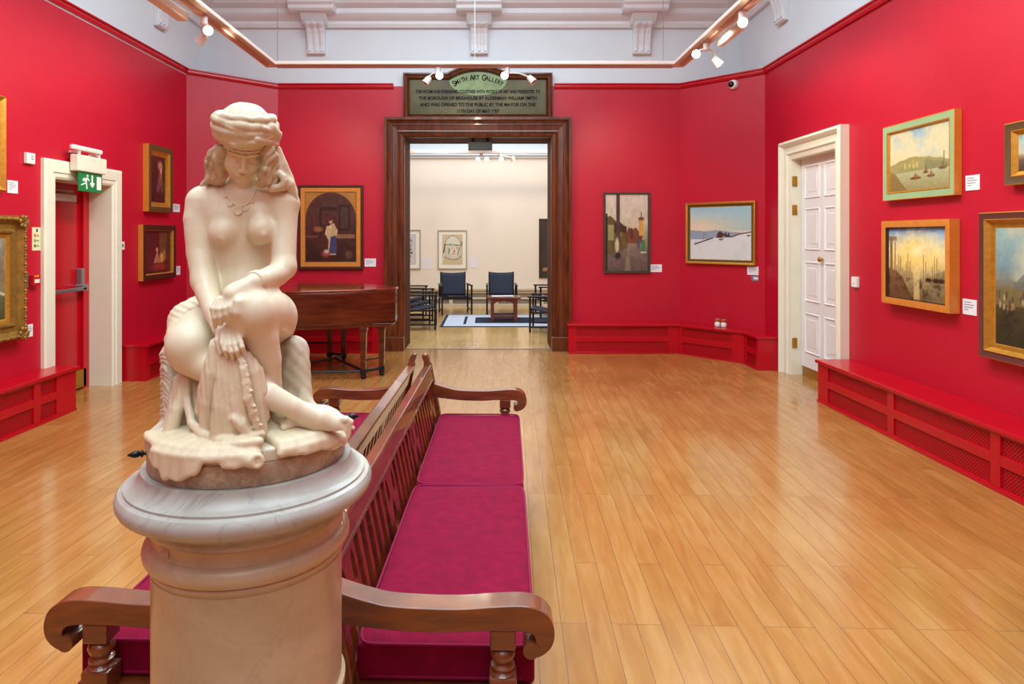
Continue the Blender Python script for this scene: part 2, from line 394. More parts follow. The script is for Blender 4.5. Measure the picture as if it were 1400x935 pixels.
rows = [(.16, .60), (.72, 1.16), (1.28, 1.74), (1.84, 2.20)]
lw = RD1-RD0-.02
leaf = panelled('door_leaf', lw, RDZ-.115, [(.09, .43), (.52, lw-.09)], rows, DOORW, r, CW+.01, .08, .11)
MB().lathe([(.012, 0), (.012, .02), (.024, .03), (.026, .045), (.015, .055)], 16, M=Matrix.Translation((CW+.50, .08, 1.30)) @ Matrix.Rotation(PI/2, 4, 'X')).build('door_knob', BRASS, leaf, smooth=40)
for z in (.30, 1.78, 2.10):
    MB().box((CW-.004, -.02, z), (CW+.012, .03, z+.11)).build('hinge', BRASS, leaf)
MB().box((CW+.01, .09, .0), (CW+.01+lw, .12, .11)).build('door_threshold', mat('ochre_sill', (150, 96, 24), .4), r)
struct(MB().box((XR+.13, RD0-.1, 0), (XR+.18, RD1+.1, RDZ+.1)).build('wall_right_recess', DOORW))

# exit door with deep white reveal in the left wall
CWL = .17; x_l = LD0
r = local_on(WL, x_l-CWL, 0, 'door_2'); W2 = LD1-LD0+2*CWL
prof = [(0, 0, 0), (0, .03, 0), (.02, .04, 0), (.11, .04, 0), (.12, .03, 0), (.15, .03, 0), (.17, .018, 0), (.17, -.25, 0)]
mb = MB(); ring_frame(W2, LDZ+.155, prof, mb, open_bottom=True); mb.build('door_frame', CREAM, r)
leaf = MB().box((CWL-.02, .235, .012), (CWL+.80, .275, LDZ+.05)).build('door_leaf', REDG, r, bevel=.004)
MB().box((CWL+.80, .215, 0), (CWL+.93, .27, LDZ+.02)).box((CWL+.78, .20, 0), (CWL+.83, .25, LDZ)).build('door_jamb', REDG, r, bevel=.004)
MB().box((CWL+.55, .2, .02), (CWL+.83, .234, .2)).build('kick_plate', BRASS, leaf)
mb = MB(); mb.box((CWL+.02, .14, 1.00), (CWL+.74, .165, 1.035)); mb.box((CWL+.71, .175, 1.0), (CWL+.765, .235, 1.22)); mb.box((CWL+.68, .14, .995), (CWL+.765, .235, 1.06)); mb.box((CWL+.0, .15, .985), (CWL+.05, .235, 1.05))
mb.build('push_bar', STEEL, leaf, bevel=.008)
MB().box((CWL+.26, .17, 1.88), (CWL+.62, .235, 1.95)).build('door_closer', mat('pale_metal', (196, 190, 186), .35, metal=.3), leaf, bevel=.008)
MB().box((CWL+.2, .19, 1.975), (CWL+.6, .20, 1.99)).build('closer_arm', STEEL, leaf)
GREEN = mat('sign_green', (0, 128, 70), .4); 
o = MB().box((CWL+.02, .228, 1.06), (CWL+.34, .234, 1.19)).build('push_bar_notice', WHITE, leaf)
MB().box((CWL+.04, .225, 1.07), (CWL+.32, .2275, 1.18)).build('notice_face', GREEN, o)
struct(MB().box((XL-.28, LD0-.2, 0), (XL-.32, LD1+.2, LDZ+.2)).build('wall_left_recess', RED))
# ---------------------------------------------------------------- radiator casings along the walls
def lattice(mb, x0, x1, z0, z1, y, sp=.025, w=.0095, t=.003):
    for sgn in (1, -1):
        c = (x0 - sgn*(z1 if sgn > 0 else z0)) - sp
        cmax = x1 - sgn*(z0 if sgn > 0 else z1)
        c = math.floor(c/sp)*sp
        while c < cmax+sp:
            # x = c + sgn*z
            pts = []
            za, zb = z0, z1; xa, xb = c+sgn*za, c+sgn*zb
            lo, hi = 0.0, 1.0
            dx = xb-xa
            for bound, s_ in ((x0, 1), (x1, -1)):
                # s_*(xa+t*dx-bound) >= 0
                f0 = s_*(xa-bound); f1 = s_*(xb-bound)
                if f0 < 0 and f1 < 0: lo, hi = 1, 0; break
                if f0 < 0: lo = max(lo, f0/(f0-f1))
                elif f1 < 0: hi = min(hi, f0/(f0-f1))
            if hi-lo > .02:
                a = (xa+lo*dx, za+lo*(zb-za)); b = (xa+hi*dx, za+hi*(zb-za))
                L = math.hypot(b[0]-a[0], b[1]-a[1]); nx, nz = -(b[1]-a[1])/L*w/2, (b[0]-a[0])/L*w/2
                yy = y+(t if sgn > 0 else 0)
                mb.add([(a[0]+nx, yy, a[1]+nz), (a[0]-nx, yy, a[1]-nz), (b[0]-nx, yy, b[1]-nz), (b[0]+nx, yy, b[1]+nz)], [(0, 1, 2, 3)])
            c += sp
GRL = mat('red_lattice', (190, 8, 28), .35)
GRD = mat('hollow_shade', (26, 3, 5), .7)  # shade of the hollow casing put into the colour
def casing(name, front, back, label, segs, z=.39, ends=(True, True), m=REDG, grill=True):
    """front/back: plan polylines (viewer left to right); segs: per segment list of stile positions 0..1"""
    root = empty(name, (front[0][0], front[0][1], 0), 0, label, 'radiator bench', 'red radiator benches')
    o0 = Vector((front[0][0], front[0][1], 0))
    fr = MB(); n = len(front)
    for k in range(n-1):
        a = Vector((*front[k], 0))-o0; b = Vector((*front[k+1], 0))-o0; u = (b-a).normalized(); L = (b-a).length
        M = Matrix.Translation(a) @ Matrix.Rotation(math.atan2(u.y, u.x), 4, 'Z')
        def bx(x0, x1, z0, z1, y0=0, y1=.03): fr.box((x0, y0, z0), (x1, y1, z1), M=M)
        st = segs[k]
        bx(0, L, 0, .03); bx(0, L, .342, z-.03); bx(0, L, .16, .226)
        bx(0, L, 0, .022, -.012, 0)
        for s0, s1 in st: bx(s0*L, s1*L, 0, z-.03, -.001, .031)
        for (s0, s1), (t0, t1) in zip(st[:-1], st[1:]):
            for za, zb in ((.028, .162), (.224, .344)):
                g = MB(); lattice(g, s1*L-.002, t0*L+.002, za, zb, .012)
                if g.v: g.v = [tuple(M @ Vector(p)) for p in g.v]; g.build('grille', GRL, root)
    for e, f in ((0, ends[0]), (-1, ends[1])):
        if f:
            a = Vector((*front[e], 0))-o0; b = Vector((*back[e], 0))-o0; u = (b-a); L = u.length
            M = Matrix.Translation(a) @ Matrix.Rotation(math.atan2(u.y, u.x), 4, 'Z')
            fr.box((0, -.004, 0), (L, .004, z-.03), M=M)
    fr.build('panel_frame', m, root, bevel=.003)
    # dark sheet painting the shade behind the lattice
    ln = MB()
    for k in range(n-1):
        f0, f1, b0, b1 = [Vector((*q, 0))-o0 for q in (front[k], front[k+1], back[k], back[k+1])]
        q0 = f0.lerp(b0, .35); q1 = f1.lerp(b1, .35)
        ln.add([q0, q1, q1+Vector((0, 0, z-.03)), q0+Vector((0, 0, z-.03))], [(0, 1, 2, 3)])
    ln.build('shade_sheet', GRD, root)
    # top board overhanging
    fo = []
    for k in range(n):
        q = Vector((*front[k], 0))-o0; ns = []
        if k: d = Vector((*front[k], 0))-Vector((*front[k-1], 0)); ns.append(Vector((d.y, -d.x, 0)).normalized())
        if k < n-1: d = Vector((*front[k+1], 0))-Vector((*front[k], 0)); ns.append(Vector((d.y, -d.x, 0)).normalized())
        nn = sum(ns, Vector())/len(ns); nn /= nn.length_squared
        fo.append(q+nn*.022)
    bo = [Vector((*q, 0))-o0 for q in back]
    for e, s_ in ((0, -1), (-1, 1)):
        if ends[0 if e == 0 else 1]:
            d = (fo[e]-fo[1 if e == 0 else -2]).normalized()*.02
            fo[e] += d; bo[e] = bo[e]+d
    poly = [(p.x, p.y) for p in fo]+[(p.x, p.y) for p in bo[::-1]]
    MB().prism(poly, z-.03, z).build('bench_top', m, root, bevel=.006)
    return root
XF = 3.07
def sp(*ys): return ys
L = 6.30-(-4.6)
def fr_(a, b): return ((6.30-a)/L, (6.30-b)/L)
casing('radiator_bench', [(XF, 6.30), (XF, -4.6)], [(XR-.002, 6.30), (XR-.002, -4.6)], 'long red lattice-fronted radiator bench along the right wall under the paintings',
       [[fr_(6.30, 6.12), fr_(5.20, 5.12), fr_(4.13, 4.05), fr_(3.06, 2.98), fr_(2.0, 1.92), fr_(.9, .82), fr_(-.2, -.28), fr_(-1.2, -1.28), fr_(-4.5, -4.6)]])
casing('radiator_bench', [(.885+.15, 8.82), (2.47, 8.82), (XF, 8.14), (XF, 7.72)], [(1.035, YB-.002), (2.583, YB-.002), (3.385, 8.285), (3.385, 7.72)],
       'red lattice-fronted radiator bench following the canted right corner beside the white door',
       [[(0, .07), (.90, 1)], [(0, .07), (.83, 1)], [(0, .15), (.87, 1)]])
XFL = -3.68
L = 6.00+4.6
casing('radiator_bench', [(XFL, -4.6), (XFL, 5.98)], [(XL+.002, -4.6), (XL+.002, 5.98)], 'red lattice-fronted radiator bench at the left wall ending before the exit door',
       [[(0, .02)]+[((y+4.6)/L, (y+.08+4.6)/L) for y in (-3.5, -2.4, -1.3, -.2, .9, 2.0, 3.1, 4.3, 5.45)]+[(.975, 1)]])
casing('radiator_bench', [(XFL+.02, 7.16), (XFL+.02, 8.50), (-2.85, 8.84), (-1.47, 8.84)], [(XL+.002, 7.16), (XL+.002, 8.685), (-2.88, YB-.002), (-1.47, YB-.002)],
       'red lattice-fronted radiator bench in the far left corner behind the piano',
       [[(0, .06), (.45, .52), (.93, 1)], [(0, .08), (.92, 1)], [(0, .06), (.94, 1)]])

# corbels under the cornice
mb_blk = [(0, 4.50), (.30, 4.50), (.34, 4.53), (.34, 4.57), (.38, 4.60), (.38, 4.70), (0, 4.70)]
def corbel(loc, rot):
    r = empty('corbel', loc, rot); struct(r)
    m = MB(); m.prism([(-y, z) for y, z in mb_blk], -.30, .30, 'yz'); m.prism([(0, 4.36), (-.12, 4.38), (-.2, 4.44), (-.27, 4.5), (0, 4.5)], -.17, .17, 'yz')
    m.build('abacus', MOULD, r, bevel=.012)
    m = MB(); prof = [(0, 4.0), (-.055, 4.0), (-.07, 4.015), (-.07, 4.035), (-.055, 4.05), (-.06, 4.12), (-.075, 4.18), (-.10, 4.26), (-.14, 4.32), (-.20, 4.36), (-.22, 4.39), (0, 4.40)]
    m.prism(prof, -.12, .12, 'yz')
    for x in (-.085, 0, .085):
        m.prism([(p[0]-.018, p[1]) if p[0] < 0 else p for p in prof[3:]]+[(0, 4.04)], x-.022, x+.022, 'yz')
    m.build('bracket', MOULD, r, bevel=.008)
    return r
for x in (-2.35, -.147, 2.05): corbel((x, YB, 0), 0)
for y in (7.75, 5.5, 3.2, 1.0): corbel((XR, y, 0), -PI/2)
for y in (7.95, 5.7, 3.4, 1.2): corbel((XL, y, 0), PI/2)

# ---------------------------------------------------------------- paintings
class Cv:
    def __init__(s, w, h, px=.006, base=(128, 128, 128)):
        s.nx = max(24, min(170, int(w/px))); s.nz = max(24, min(170, int(h/px)))
        s.x, s.z = np.meshgrid(np.linspace(0, 1, s.nx), np.linspace(0, 1, s.nz))
        s.c = np.ones((s.nz, s.nx, 3))*np.array(base, float); s.rng = np.random.RandomState(int(w*1000+h*77))
    def noise(s, fx, fz):
        g = s.rng.rand(int(fz)+2, int(fx)+2); u = s.x*fx; v = s.z*fz; i = u.astype(int); j = v.astype(int); a = u-i; b = v-j
        a = a*a*(3-2*a); b = b*b*(3-2*b)
        return (g[j, i]*(1-a)+g[j, i+1]*a)*(1-b)+(g[j+1, i]*(1-a)+g[j+1, i+1]*a)*b
    def fbm(s, f, asp=1): return .5*s.noise(f, f*asp)+.3*s.noise(2*f, 2*f*asp)+.2*s.noise(4*f, 4*f*asp)
    def mix(s, m, col):
        m = np.clip(m, 0, 1)[..., None]; s.c = s.c*(1-m)+np.array(col, float)*m; return s
    def grad(s, stops):
        zs = [a for a, _ in stops]; cs = np.array([c for _, c in stops], float)
        for k in range(3): s.c[..., k] = np.interp(s.z, zs, cs[:, k])
        return s
    def ell(s, cx, cz, rx, rz, col, soft=.3, a=1):
        d = np.sqrt(((s.x-cx)/rx)**2+((s.z-cz)/rz)**2); return s.mix(a*np.clip((1-d)/soft+.5, 0, 1), col)
    def rect(s, x0, x1, z0, z1, col, a=1):
        return s.mix(a*((s.x > x0) & (s.x < x1) & (s.z > z0) & (s.z < z1)), col)
    def poly(s, pts, col, a=1):
        ins = np.zeros(s.x.shape, bool); n = len(pts)
        for i in range(n):
            (x0, z0), (x1, z1) = pts[i], pts[(i+1) % n]
            if z0 == z1: continue
            c = ((z0 > s.z) != (z1 > s.z)) & (s.x < (x1-x0)*(s.z-z0)/(z1-z0)+x0); ins ^= c
        return s.mix(a*ins, col)
    def line(s, pts, w, col, a=1):
        for (x0, z0), (x1, z1) in zip(pts[:-1], pts[1:]):
            dx, dz = x1-x0, z1-z0; L = dx*dx+dz*dz+1e-9; t = np.clip(((s.x-x0)*dx+(s.z-z0)*dz)/L, 0, 1)
            d = np.hypot(s.x-x0-t*dx, s.z-z0-t*dz); s.mix(a*np.clip((w-d)/w*2, 0, 1), col)
        return s
    def grain(s, amp, f=30):
        n = (s.fbm(f)-.5)*2*amp; s.c = np.clip(s.c+n[..., None], 0, 255); return s
def canvas_mat():
    m = bpy.data.materials.new('painted_canvas'); m.use_nodes = True; nt = m.node_tree; b = nt.nodes['Principled BSDF']
    a = nt.nodes.new('ShaderNodeVertexColor'); a.layer_name = 'paint'; nt.links.new(a.outputs[0], b.inputs['Base Color'])
    b.inputs['Roughness'].default_value = .35; b.inputs['Coat Weight'].default_value = .5; b.inputs['Coat Roughness'].default_value = .06
    return m
CANV = canvas_mat()
def canvas(cv, w, h, x0, y, z0, parent, name='canvas'):
    nx, nz = cv.nx, cv.nz
    vs = np.stack([x0+cv.x*w, np.full_like(cv.x, y), z0+cv.z*h], -1).reshape(-1, 3)
    idx = np.arange(nx*nz).reshape(nz, nx)
    fs = np.stack([idx[:-1, :-1], idx[:-1, 1:], idx[1:, 1:], idx[1:, :-1]], -1).reshape(-1, 4)
    me = bpy.data.meshes.new(name); me.from_pydata(vs.tolist(), [], fs.tolist()); me.materials.append(CANV)
    at = me.color_attributes.new('paint', 'FLOAT_COLOR', 'POINT')
    c = np.ones((nx*nz, 4), np.float32); c[:, :3] = lin(np.clip(cv.c, 0, 255)/255).reshape(-1, 3); at.data.foreach_set('color', c.ravel())
    o = bpy.data.objects.new(name, me); COL.objects.link(o); o.parent = parent
    return o
def picture(wall, x0, x1, z0, z1, depth, prof, mats, painter, label, sink=.02, group=None, name='framed_painting', px=.006):
    """prof: (inset, height fraction, material index)"""
    w, h = x1-x0, z1-z0
    r = wall.root(name, x0, z0, label, 'painting', group)
    mb = MB(); pr = [(0, .002, prof[0][2])]+[(i, depth*f, mi) for i, f, mi in prof]
    ring_frame(w, h, pr, mb); mb.build('frame', mats, r, smooth=30)
    ins = prof[-1][0]; cw, chh = w-2*ins, h-2*ins
    cv = Cv(cw, chh, px); painter(cv)
    canvas(cv, cw+.004, chh+.004, ins-.002, -depth*prof[-1][1]-.0005, ins-.002, r)
    MB().box((.01, -.01, .01), (w-.01, -.002, h-.01)).build('backing', GAP, r)
    return r
def pic_px(wall, xa, xb, yt, yb, depth, *a, xend=None, **k):
    """front edges as seen: (xa..xb) horizontally; yt, yb measured at xa"""
    s0, z1 = wall.hit(xa, yt, depth); _, z0 = wall.hit(xa, yb, depth)
    s1 = wall.hit(xb, yt, depth)[0] if xend is None else xend
    return picture(wall, s0, s1, z0, z1, depth, *a, **k)

GOLD = mat('gilt', (196, 142, 52), .38, metal=.55, noise=.15, nscale=30)
GOLDD = mat('dull_gilt', (146, 108, 44), .45, metal=.45, noise=.25, nscale=25)
ORNG = mat('honey_oak', (206, 128, 50), .4, noise=.08, nscale=14)
DKBR = mat('dark_brown_frame', (62, 34, 22), .4, noise=.1)
OLIVE = mat('olive_frame', (84, 70, 34), .45)
SAGE = mat('sage_green_frame', (150, 180, 134), .45, noise=.05)
PURP = mat('plum_brown_frame', (98, 50, 46), .42)
UMBR = mat('umber_frame', (90, 66, 40), .45)
GREYF = mat('dark_grey_frame', (66, 58, 46), .5)

def p_harbour(c):      # pale harbour under big clouds
    c.grad([(0, (150, 140, 92)), (.2, (168, 166, 120)), (.38, (186, 190, 158)), (.45, (206, 204, 166)), (.7, (200, 206, 190)), (1, (140, 176, 196))])
    n = c.fbm(4); sky = c.z > .4
    c.mix(sky*np.clip((n-.42)*4, 0, 1)*.8, (226, 212, 164))
    hill = .42+.10*np.sin(c.x*3.2+.2)+.03*c.noise(12, 1)
    c.mix(((c.z < hill) & (c.z > .3))*.85, (150, 142, 84)); c.mix(((c.z < hill-.05) & (c.z > .3) & (c.x > .6))*.6, (120, 120, 84))
    for x in (.25, .33, .40, .46): c.rect(x, x+.035, .36, .42+.06*((x*10) % 1), (206, 184, 116), .8)
    c.rect(.40, .415, .42, .52, (196, 170, 100), .8)
    c.poly([(0, 0), (.32, 0), (.2, .14), (.1, .30), (0, .34)], (128, 104, 58), .8)
    for x, z, s in ((.45, .19, .09), (.70, .20, .06), (.88, .30, .06), (.62, .27, .04)):
        c.ell(x, z, s, .022, (94, 62, 40), .5); c.ell(x+.01, z+.03, s*.4, .03, (170, 104, 56), .6); c.line([(x, z), (x, z+.1)], .008, (90, 70, 50), .7)
    c.line([(.9, .3), (.9, .56)], .01, (120, 100, 70), .8); c.grain(10)
def p_sunset(c):       # glowing river sunset with masts and ruins
    c.grad([(0, (110, 84, 50)), (.15, (140, 118, 76)), (.38, (190, 170, 118)), (.5, (230, 200, 128)), (.7, (238, 222, 166)), (.88, (170, 188, 196)), (1, (86, 122, 170))])
    c.ell(.5, .66, .30, .22, (250, 216, 120), 1.2, .9); c.ell(.5, .68, .09, .07, (255, 238, 170), .9)
    c.rect(.46, .55, .0, .5, (236, 206, 134), .65); c.mix((c.fbm(5) > .55)*(c.z > .6)*.35, (232, 222, 190))
    c.poly([(0, 0), (.42, 0), (.36, .12), (.26, .3), (.14, .38), (0, .42)], (104, 70, 42), .8)
    c.rect(.02, .07, .3, .86, (128, 92, 58), .9); c.rect(.10, .13, .3, .8, (140, 104, 62), .7); c.rect(0, .15, .82, .88, (132, 100, 64), .8)
    for x in np.linspace(.15, .42, 9): c.line([(x, .28), (x+.004, .5+.13*math.sin(x*40))], .007, (92, 62, 36), .8)
    c.poly([(.62, 0), (1, 0), (1, .46), (.8, .38), (.66, .18)], (128, 114, 74), .6)
    for x in np.linspace(.62, .97, 11): c.line([(x, .25), (x, .48+.14*math.sin(x*33))], .007, (96, 76, 48), .8)
    for x in (.7, .82, .9): c.ell(x, .29, .05, .03, (54, 34, 24), .5)
    c.mix(np.clip((c.fbm(14)-.5)*4, 0, 1)*(c.z < .3)*.6, (44, 30, 20)); c.grain(16, 20)
def p_crowd(c):        # tall landscape, hazy hills, dark foreground figures
    c.grad([(0, (36, 34, 20)), (.25, (58, 50, 30)), (.42, (96, 80, 50)), (.5, (120, 112, 90)), (.68, (120, 150, 158)), (1, (150, 182, 176))])
    c.mix(np.clip((c.fbm(3)-.45)*4, 0, 1)*(c.z > .55), (190, 190, 164))
    c.poly([(.1, .42), (.3, .6), (.5, .74), (.68, .62), (.9, .66), (1, .58), (1, .4)], (104, 106, 98), .8)
    c.poly([(0, .42), (.15, .5), (.35, .46), (.6, .52), (.9, .44), (1, .4), (1, .34), (0, .34)], (122, 108, 60), .8)
    for i in range(46):
        x, z = c.rng.rand(), .30+.14*c.rng.rand()
        c.ell(x, z, .012, .03, [(150, 112, 76), (92, 60, 46), (176, 160, 130), (70, 64, 60)][i % 4], .5, .9)
    c.mix(np.clip((c.fbm(9)-.5)*5, 0, 1)*(c.z < .3)*.7, (24, 26, 16)); c.grain(12)
def p_moor(c):
    c.grad([(0, (72, 54, 48)), (.3, (96, 72, 62)), (.4, (150, 120, 92)), (.5, (190, 186, 160)), (.8, (160, 186, 180)), (1, (110, 150, 160))])
    c.mix(np.clip((c.fbm(4)-.45)*4, 0, 1)*(c.z > .45)*.8, (214, 214, 196)); c.mix(np.clip((c.fbm(7, .5)-.5)*5, 0, 1)*(c.z < .38)*.7, (54, 40, 36)); c.grain(12)
def p_snow(c):
    c.grad([(0, (206, 212, 210)), (.40, (214, 220, 222)), (.52, (226, 206, 180)), (.66, (222, 204, 176)), (.85, (176, 200, 204)), (1, (150, 188, 200))])
    c.mix(np.clip(c.x*1.5-.35, 0, 1)*(c.z > .55)*.7, (152, 194, 202))
    c.poly([(0, .38), (0, .56), (.25, .54), (.45, .56), (.72, .52), (1, .5), (1, .38)], (134, 152, 176), .9)
    c.poly([(0, .27), (.1, .31), (.4, .42), (.55, .40), (.75, .45), (1, .53), (1, 0), (0, 0)], (216, 220, 218))
    c.poly([(.06, .27), (.40, .405), (.40, .425), (.07, .305)], (56, 44, 42)); c.line([(.7, .43), (.8, .48), (1, .52)], .013, (62, 52, 52))
    c.poly([(.44, .41), (.46, .50), (.50, .545), (.57, .49), (.57, .45), (.52, .41)], (76, 48, 42)); c.ell(.52, .38, .04, .012, (60, 50, 50), .5)
    c.poly([(.57, .47), (.6, .53), (.62, .46), (.65, .53), (.66, .45), (.7, .44), (.7, .42), (.58, .43)], (56, 46, 50))
    c.line([(.22, .38), (.24, .52)], .006, (96, 86, 92), .8); c.line([(.23, .46), (.29, .51)], .005, (96, 86, 92), .7); c.ell(.96, .455, .03, .012, (60, 50, 50), .5)
    c.mix(np.clip((c.fbm(5, .4)-.5)*3, 0, 1)*(c.z < .35)*.35, (180, 200, 212)); c.grain(5)
def p_street(c):
    c.grad([(0, (92, 78, 72)), (.25, (112, 96, 86)), (.45, (160, 140, 112)), (.6, (196, 184, 154)), (1, (204, 190, 178))])
    c.mix(np.clip((c.fbm(4)-.45)*3, 0, 1)*(c.z > .5)*.6, (210, 176, 166))
    c.poly([(0, .7), (.12, .72), (.3, .62), (.5, .58), (.52, .3), (.3, .25), (0, .2)], (96, 82, 46))
    c.rect(.06, .2, .4, .6, (150, 150, 96), .9); c.rect(.33, .4, .45, .58, (128, 116, 60), .8); c.poly([(.2, .62), (.35, .64), (.5, .56), (.5, .5), (.2, .5)], (58, 36, 26), .8)
    c.poly([(.5, .5), (.55, .58), (.6, .52), (.72, .57), (.8, .5), (.88, .48), (.88, .36), (.5, .36)], (112, 66, 44)); c.rect(.58, .64, .42, .56, (70, 40, 30), .9)
    c.rect(.79, .90, .46, .68, (196, 148, 70)); c.rect(.78, .91, .66, .70, (122, 66, 52)); c.rect(.83, .86, .70, .78, (76, 60, 56))
    c.rect(.25, .34, .36, 1, (72, 56, 50)); c.rect(0, .05, 0, .75, (44, 34, 26), .9)
    c.ell(.27, .33, .05, .1, (190, 178, 150), .5); c.ell(.29, .19, .06, .05, (40, 36, 44), .5); c.line([(.3, .16), (.34, .05)], .012, (130, 96, 92)); c.line([(.25, .16), (.27, .04)], .012, (110, 86, 80))
    c.ell(.78, .36, .035, .07, (68, 78, 110), .5); c.ell(.89, .33, .045, .09, (40, 120, 62), .5); c.line([(.84, .24), (.95, .24)], .012, (214, 206, 190)); c.ell(.89, .42, .02, .02, (190, 150, 120), .6)
    c.poly([(.45, 0), (.6, 0), (.56, .3), (.52, .3)], (140, 128, 104), .6); c.grain(18, 14)
def p_interior(c):     # arched interior with a standing woman
    c.grad([(0, (44, 28, 20)), (.3, (50, 34, 26)), (.6, (64, 42, 34)), (1, (70, 46, 36))])
    c.mix(np.clip((c.fbm(4)-.5)*3, 0, 1)*.5, (94, 40, 36))
    arch = (((c.x-.5)/.5)**2+((c.z-.62)/.38)**2 > 1) & (c.z > .62); c.mix(arch*1.0, (164, 112, 48))
    c.rect(.28, .32, .35, .78, (30, 22, 18)); c.rect(.32, .62, .74, .79, (36, 26, 20)); c.rect(.66, .88, .45, .82, (34, 26, 22)); c.rect(.69, .85, .48, .79, (60, 48, 38))
    c.rect(.62, .98, .34, .40, (128, 92, 62)); c.rect(.0, .25, .35, .38, (96, 70, 50)); c.ell(.25, .47, .09, .04, (140, 84, 56), .6)
    c.poly([(.44, .1), (.6, .1), (.6, .32), (.64, .45), (.56, .56), (.46, .52), (.4, .4), (.46, .3)], (190, 160, 116)); c.poly([(.46, .12), (.62, .12), (.6, .38), (.5, .36)], (54, 62, 104))
    c.ell(.50, .59, .035, .04, (200, 160, 120), .5); c.ell(.49, .62, .045, .03, (70, 42, 26), .5); c.line([(.4, .4), (.43, .5), (.5, .5)], .02, (206, 176, 132))
    c.ell(.40, .12, .08, .05, (150, 60, 46), .6); c.ell(.42, .15, .05, .03, (180, 160, 140), .6); c.ell(.86, .10, .07, .06, (86, 66, 50), .6); c.grain(14, 16)
def p_dark1(c):
    c.grad([(0, (40, 26, 22)), (1, (66, 34, 32))]); c.mix(np.clip((c.fbm(4)-.5)*3, 0, 1)*.5, (34, 24, 22))
    c.ell(.66, .8, .16, .10, (176, 132, 96), .6); c.ell(.7, .6, .10, .18, (150, 92, 66), .6); c.ell(.62, .45, .10, .16, (110, 86, 66), .6); c.ell(.5, .3, .1, .1, (90, 70, 90), .7); c.ell(.8, .35, .08, .16, (96, 72, 50), .7); c.ell(.72, .7, .05, .06, (214, 176, 140), .5); c.grain(18, 12)
def p_dark2(c):
    c.grad([(0, (70, 30, 26)), (.3, (84, 34, 30)), (1, (60, 32, 28))]); c.mix(np.clip((c.fbm(5)-.5)*3, 0, 1)*.5, (42, 26, 20))
    c.rect(.58, .85, .35, 1, (92, 78, 44), .8); c.poly([(.35, .25), (.5, .55), (.6, .25)], (170, 120, 90)); c.ell(.48, .56, .04, .05, (206, 150, 116), .5); c.ell(.66, .36, .08, .12, (206, 150, 72), .6); c.ell(.75, .42, .05, .14, (150, 120, 70), .6); c.ell(.55, .15, .3, .08, (130, 50, 40), .6); c.grain(16, 12)
def p_left(c):
    c.grad([(0, (64, 70, 40)), (.25, (92, 92, 62)), (.45, (150, 142, 108)), (1, (150, 146, 128))]); c.mix(np.clip((c.fbm(6)-.5)*4, 0, 1)*.6, (96, 96, 80))
    for x in (.2, .45, .7, .9): c.rect(x, x+.08, .4, .75, (120, 104, 74), .8)
    c.line([(.5, .35), (.7, .42), (1, .3)], .02, (190, 186, 160)); c.line([(.6, .3), (.6, .15)], .01, (60, 54, 40)); c.grain(14)
def p_helmet(c):
    c.c[:] = (212, 194, 154); c.ell(.52, .70, .36, .28, (222, 222, 204), .08); 
    th = np.linspace(0, PI, 16); c.line([(.52+.38*math.cos(t), .62+.34*math.sin(t)) for t in th], .014, (110, 98, 70))
    c.ell(.52, .42, .38, .28, (206, 208, 190), .08); c.ell(.55, .45, .22, .2, (226, 214, 190), .1)
    c.line([(.12, .66), (.3, .67), (.55, .65), (.88, .64)], .014, (70, 68, 56)); c.line([(.12, .66), (.1, .48), (.06, .4)], .03, (24, 24, 22)); c.line([(.96, .76), (.95, .6)], .02, (60, 60, 54))
    c.line([(.34, .52), (.33, .38)], .03, (36, 38, 40)); c.line([(.84, .56), (.76, .34)], .02, (70, 78, 70)); c.line([(.6, .46), (.58, .43)], .03, (110, 70, 60)); c.line([(.46, .55), (.54, .56)], .012, (96, 86, 74)); c.line([(.68, .56), (.76, .55)], .012, (96, 86, 74)); c.line([(.5, .37), (.62, .37)], .012, (120, 90, 76))
    c.line([(.1, .26), (.3, .2), (.55, .16), (.8, .2), (.93, .3)], .014, (90, 84, 66)); c.line([(.1, .36), (.0, .12)], .03, (224, 222, 206))
    for k in range(14):
        x = .25+.5*c.rng.rand(); c.line([(x, .65+.04*k/3), (x+.06, .68+.012*k)], .005, (170, 170, 150), .6)
def p_scribble(c):
    c.c[:] = (206, 206, 204)
    for k in range(16):
        a = c.rng.rand()*.5; c.line([(.35+a*.5, .85-.04*k), (.55+a*.5, .8-.04*k), (.6+a*.4, .72-.03*k)], .018, (30, 34, 38), .8)
    c.line([(.6, .3), (.45, .14), (.7, .1)], .012, (60, 60, 60))
def p_nude_dark(c):    # dark panel with a pale sandy form
    c.c[:] = (58, 56, 48); c.ell(.45, .70, .2, .09, (180, 120, 96), .5); c.poly([(.3, .62), (.8, .62), (.6, .45), (.35, .25), (.2, .3)], (170, 112, 88)); c.line([(.1, .13), (.5, .17), (.9, .2)], .04, (176, 118, 96)); c.grain(12, 8)

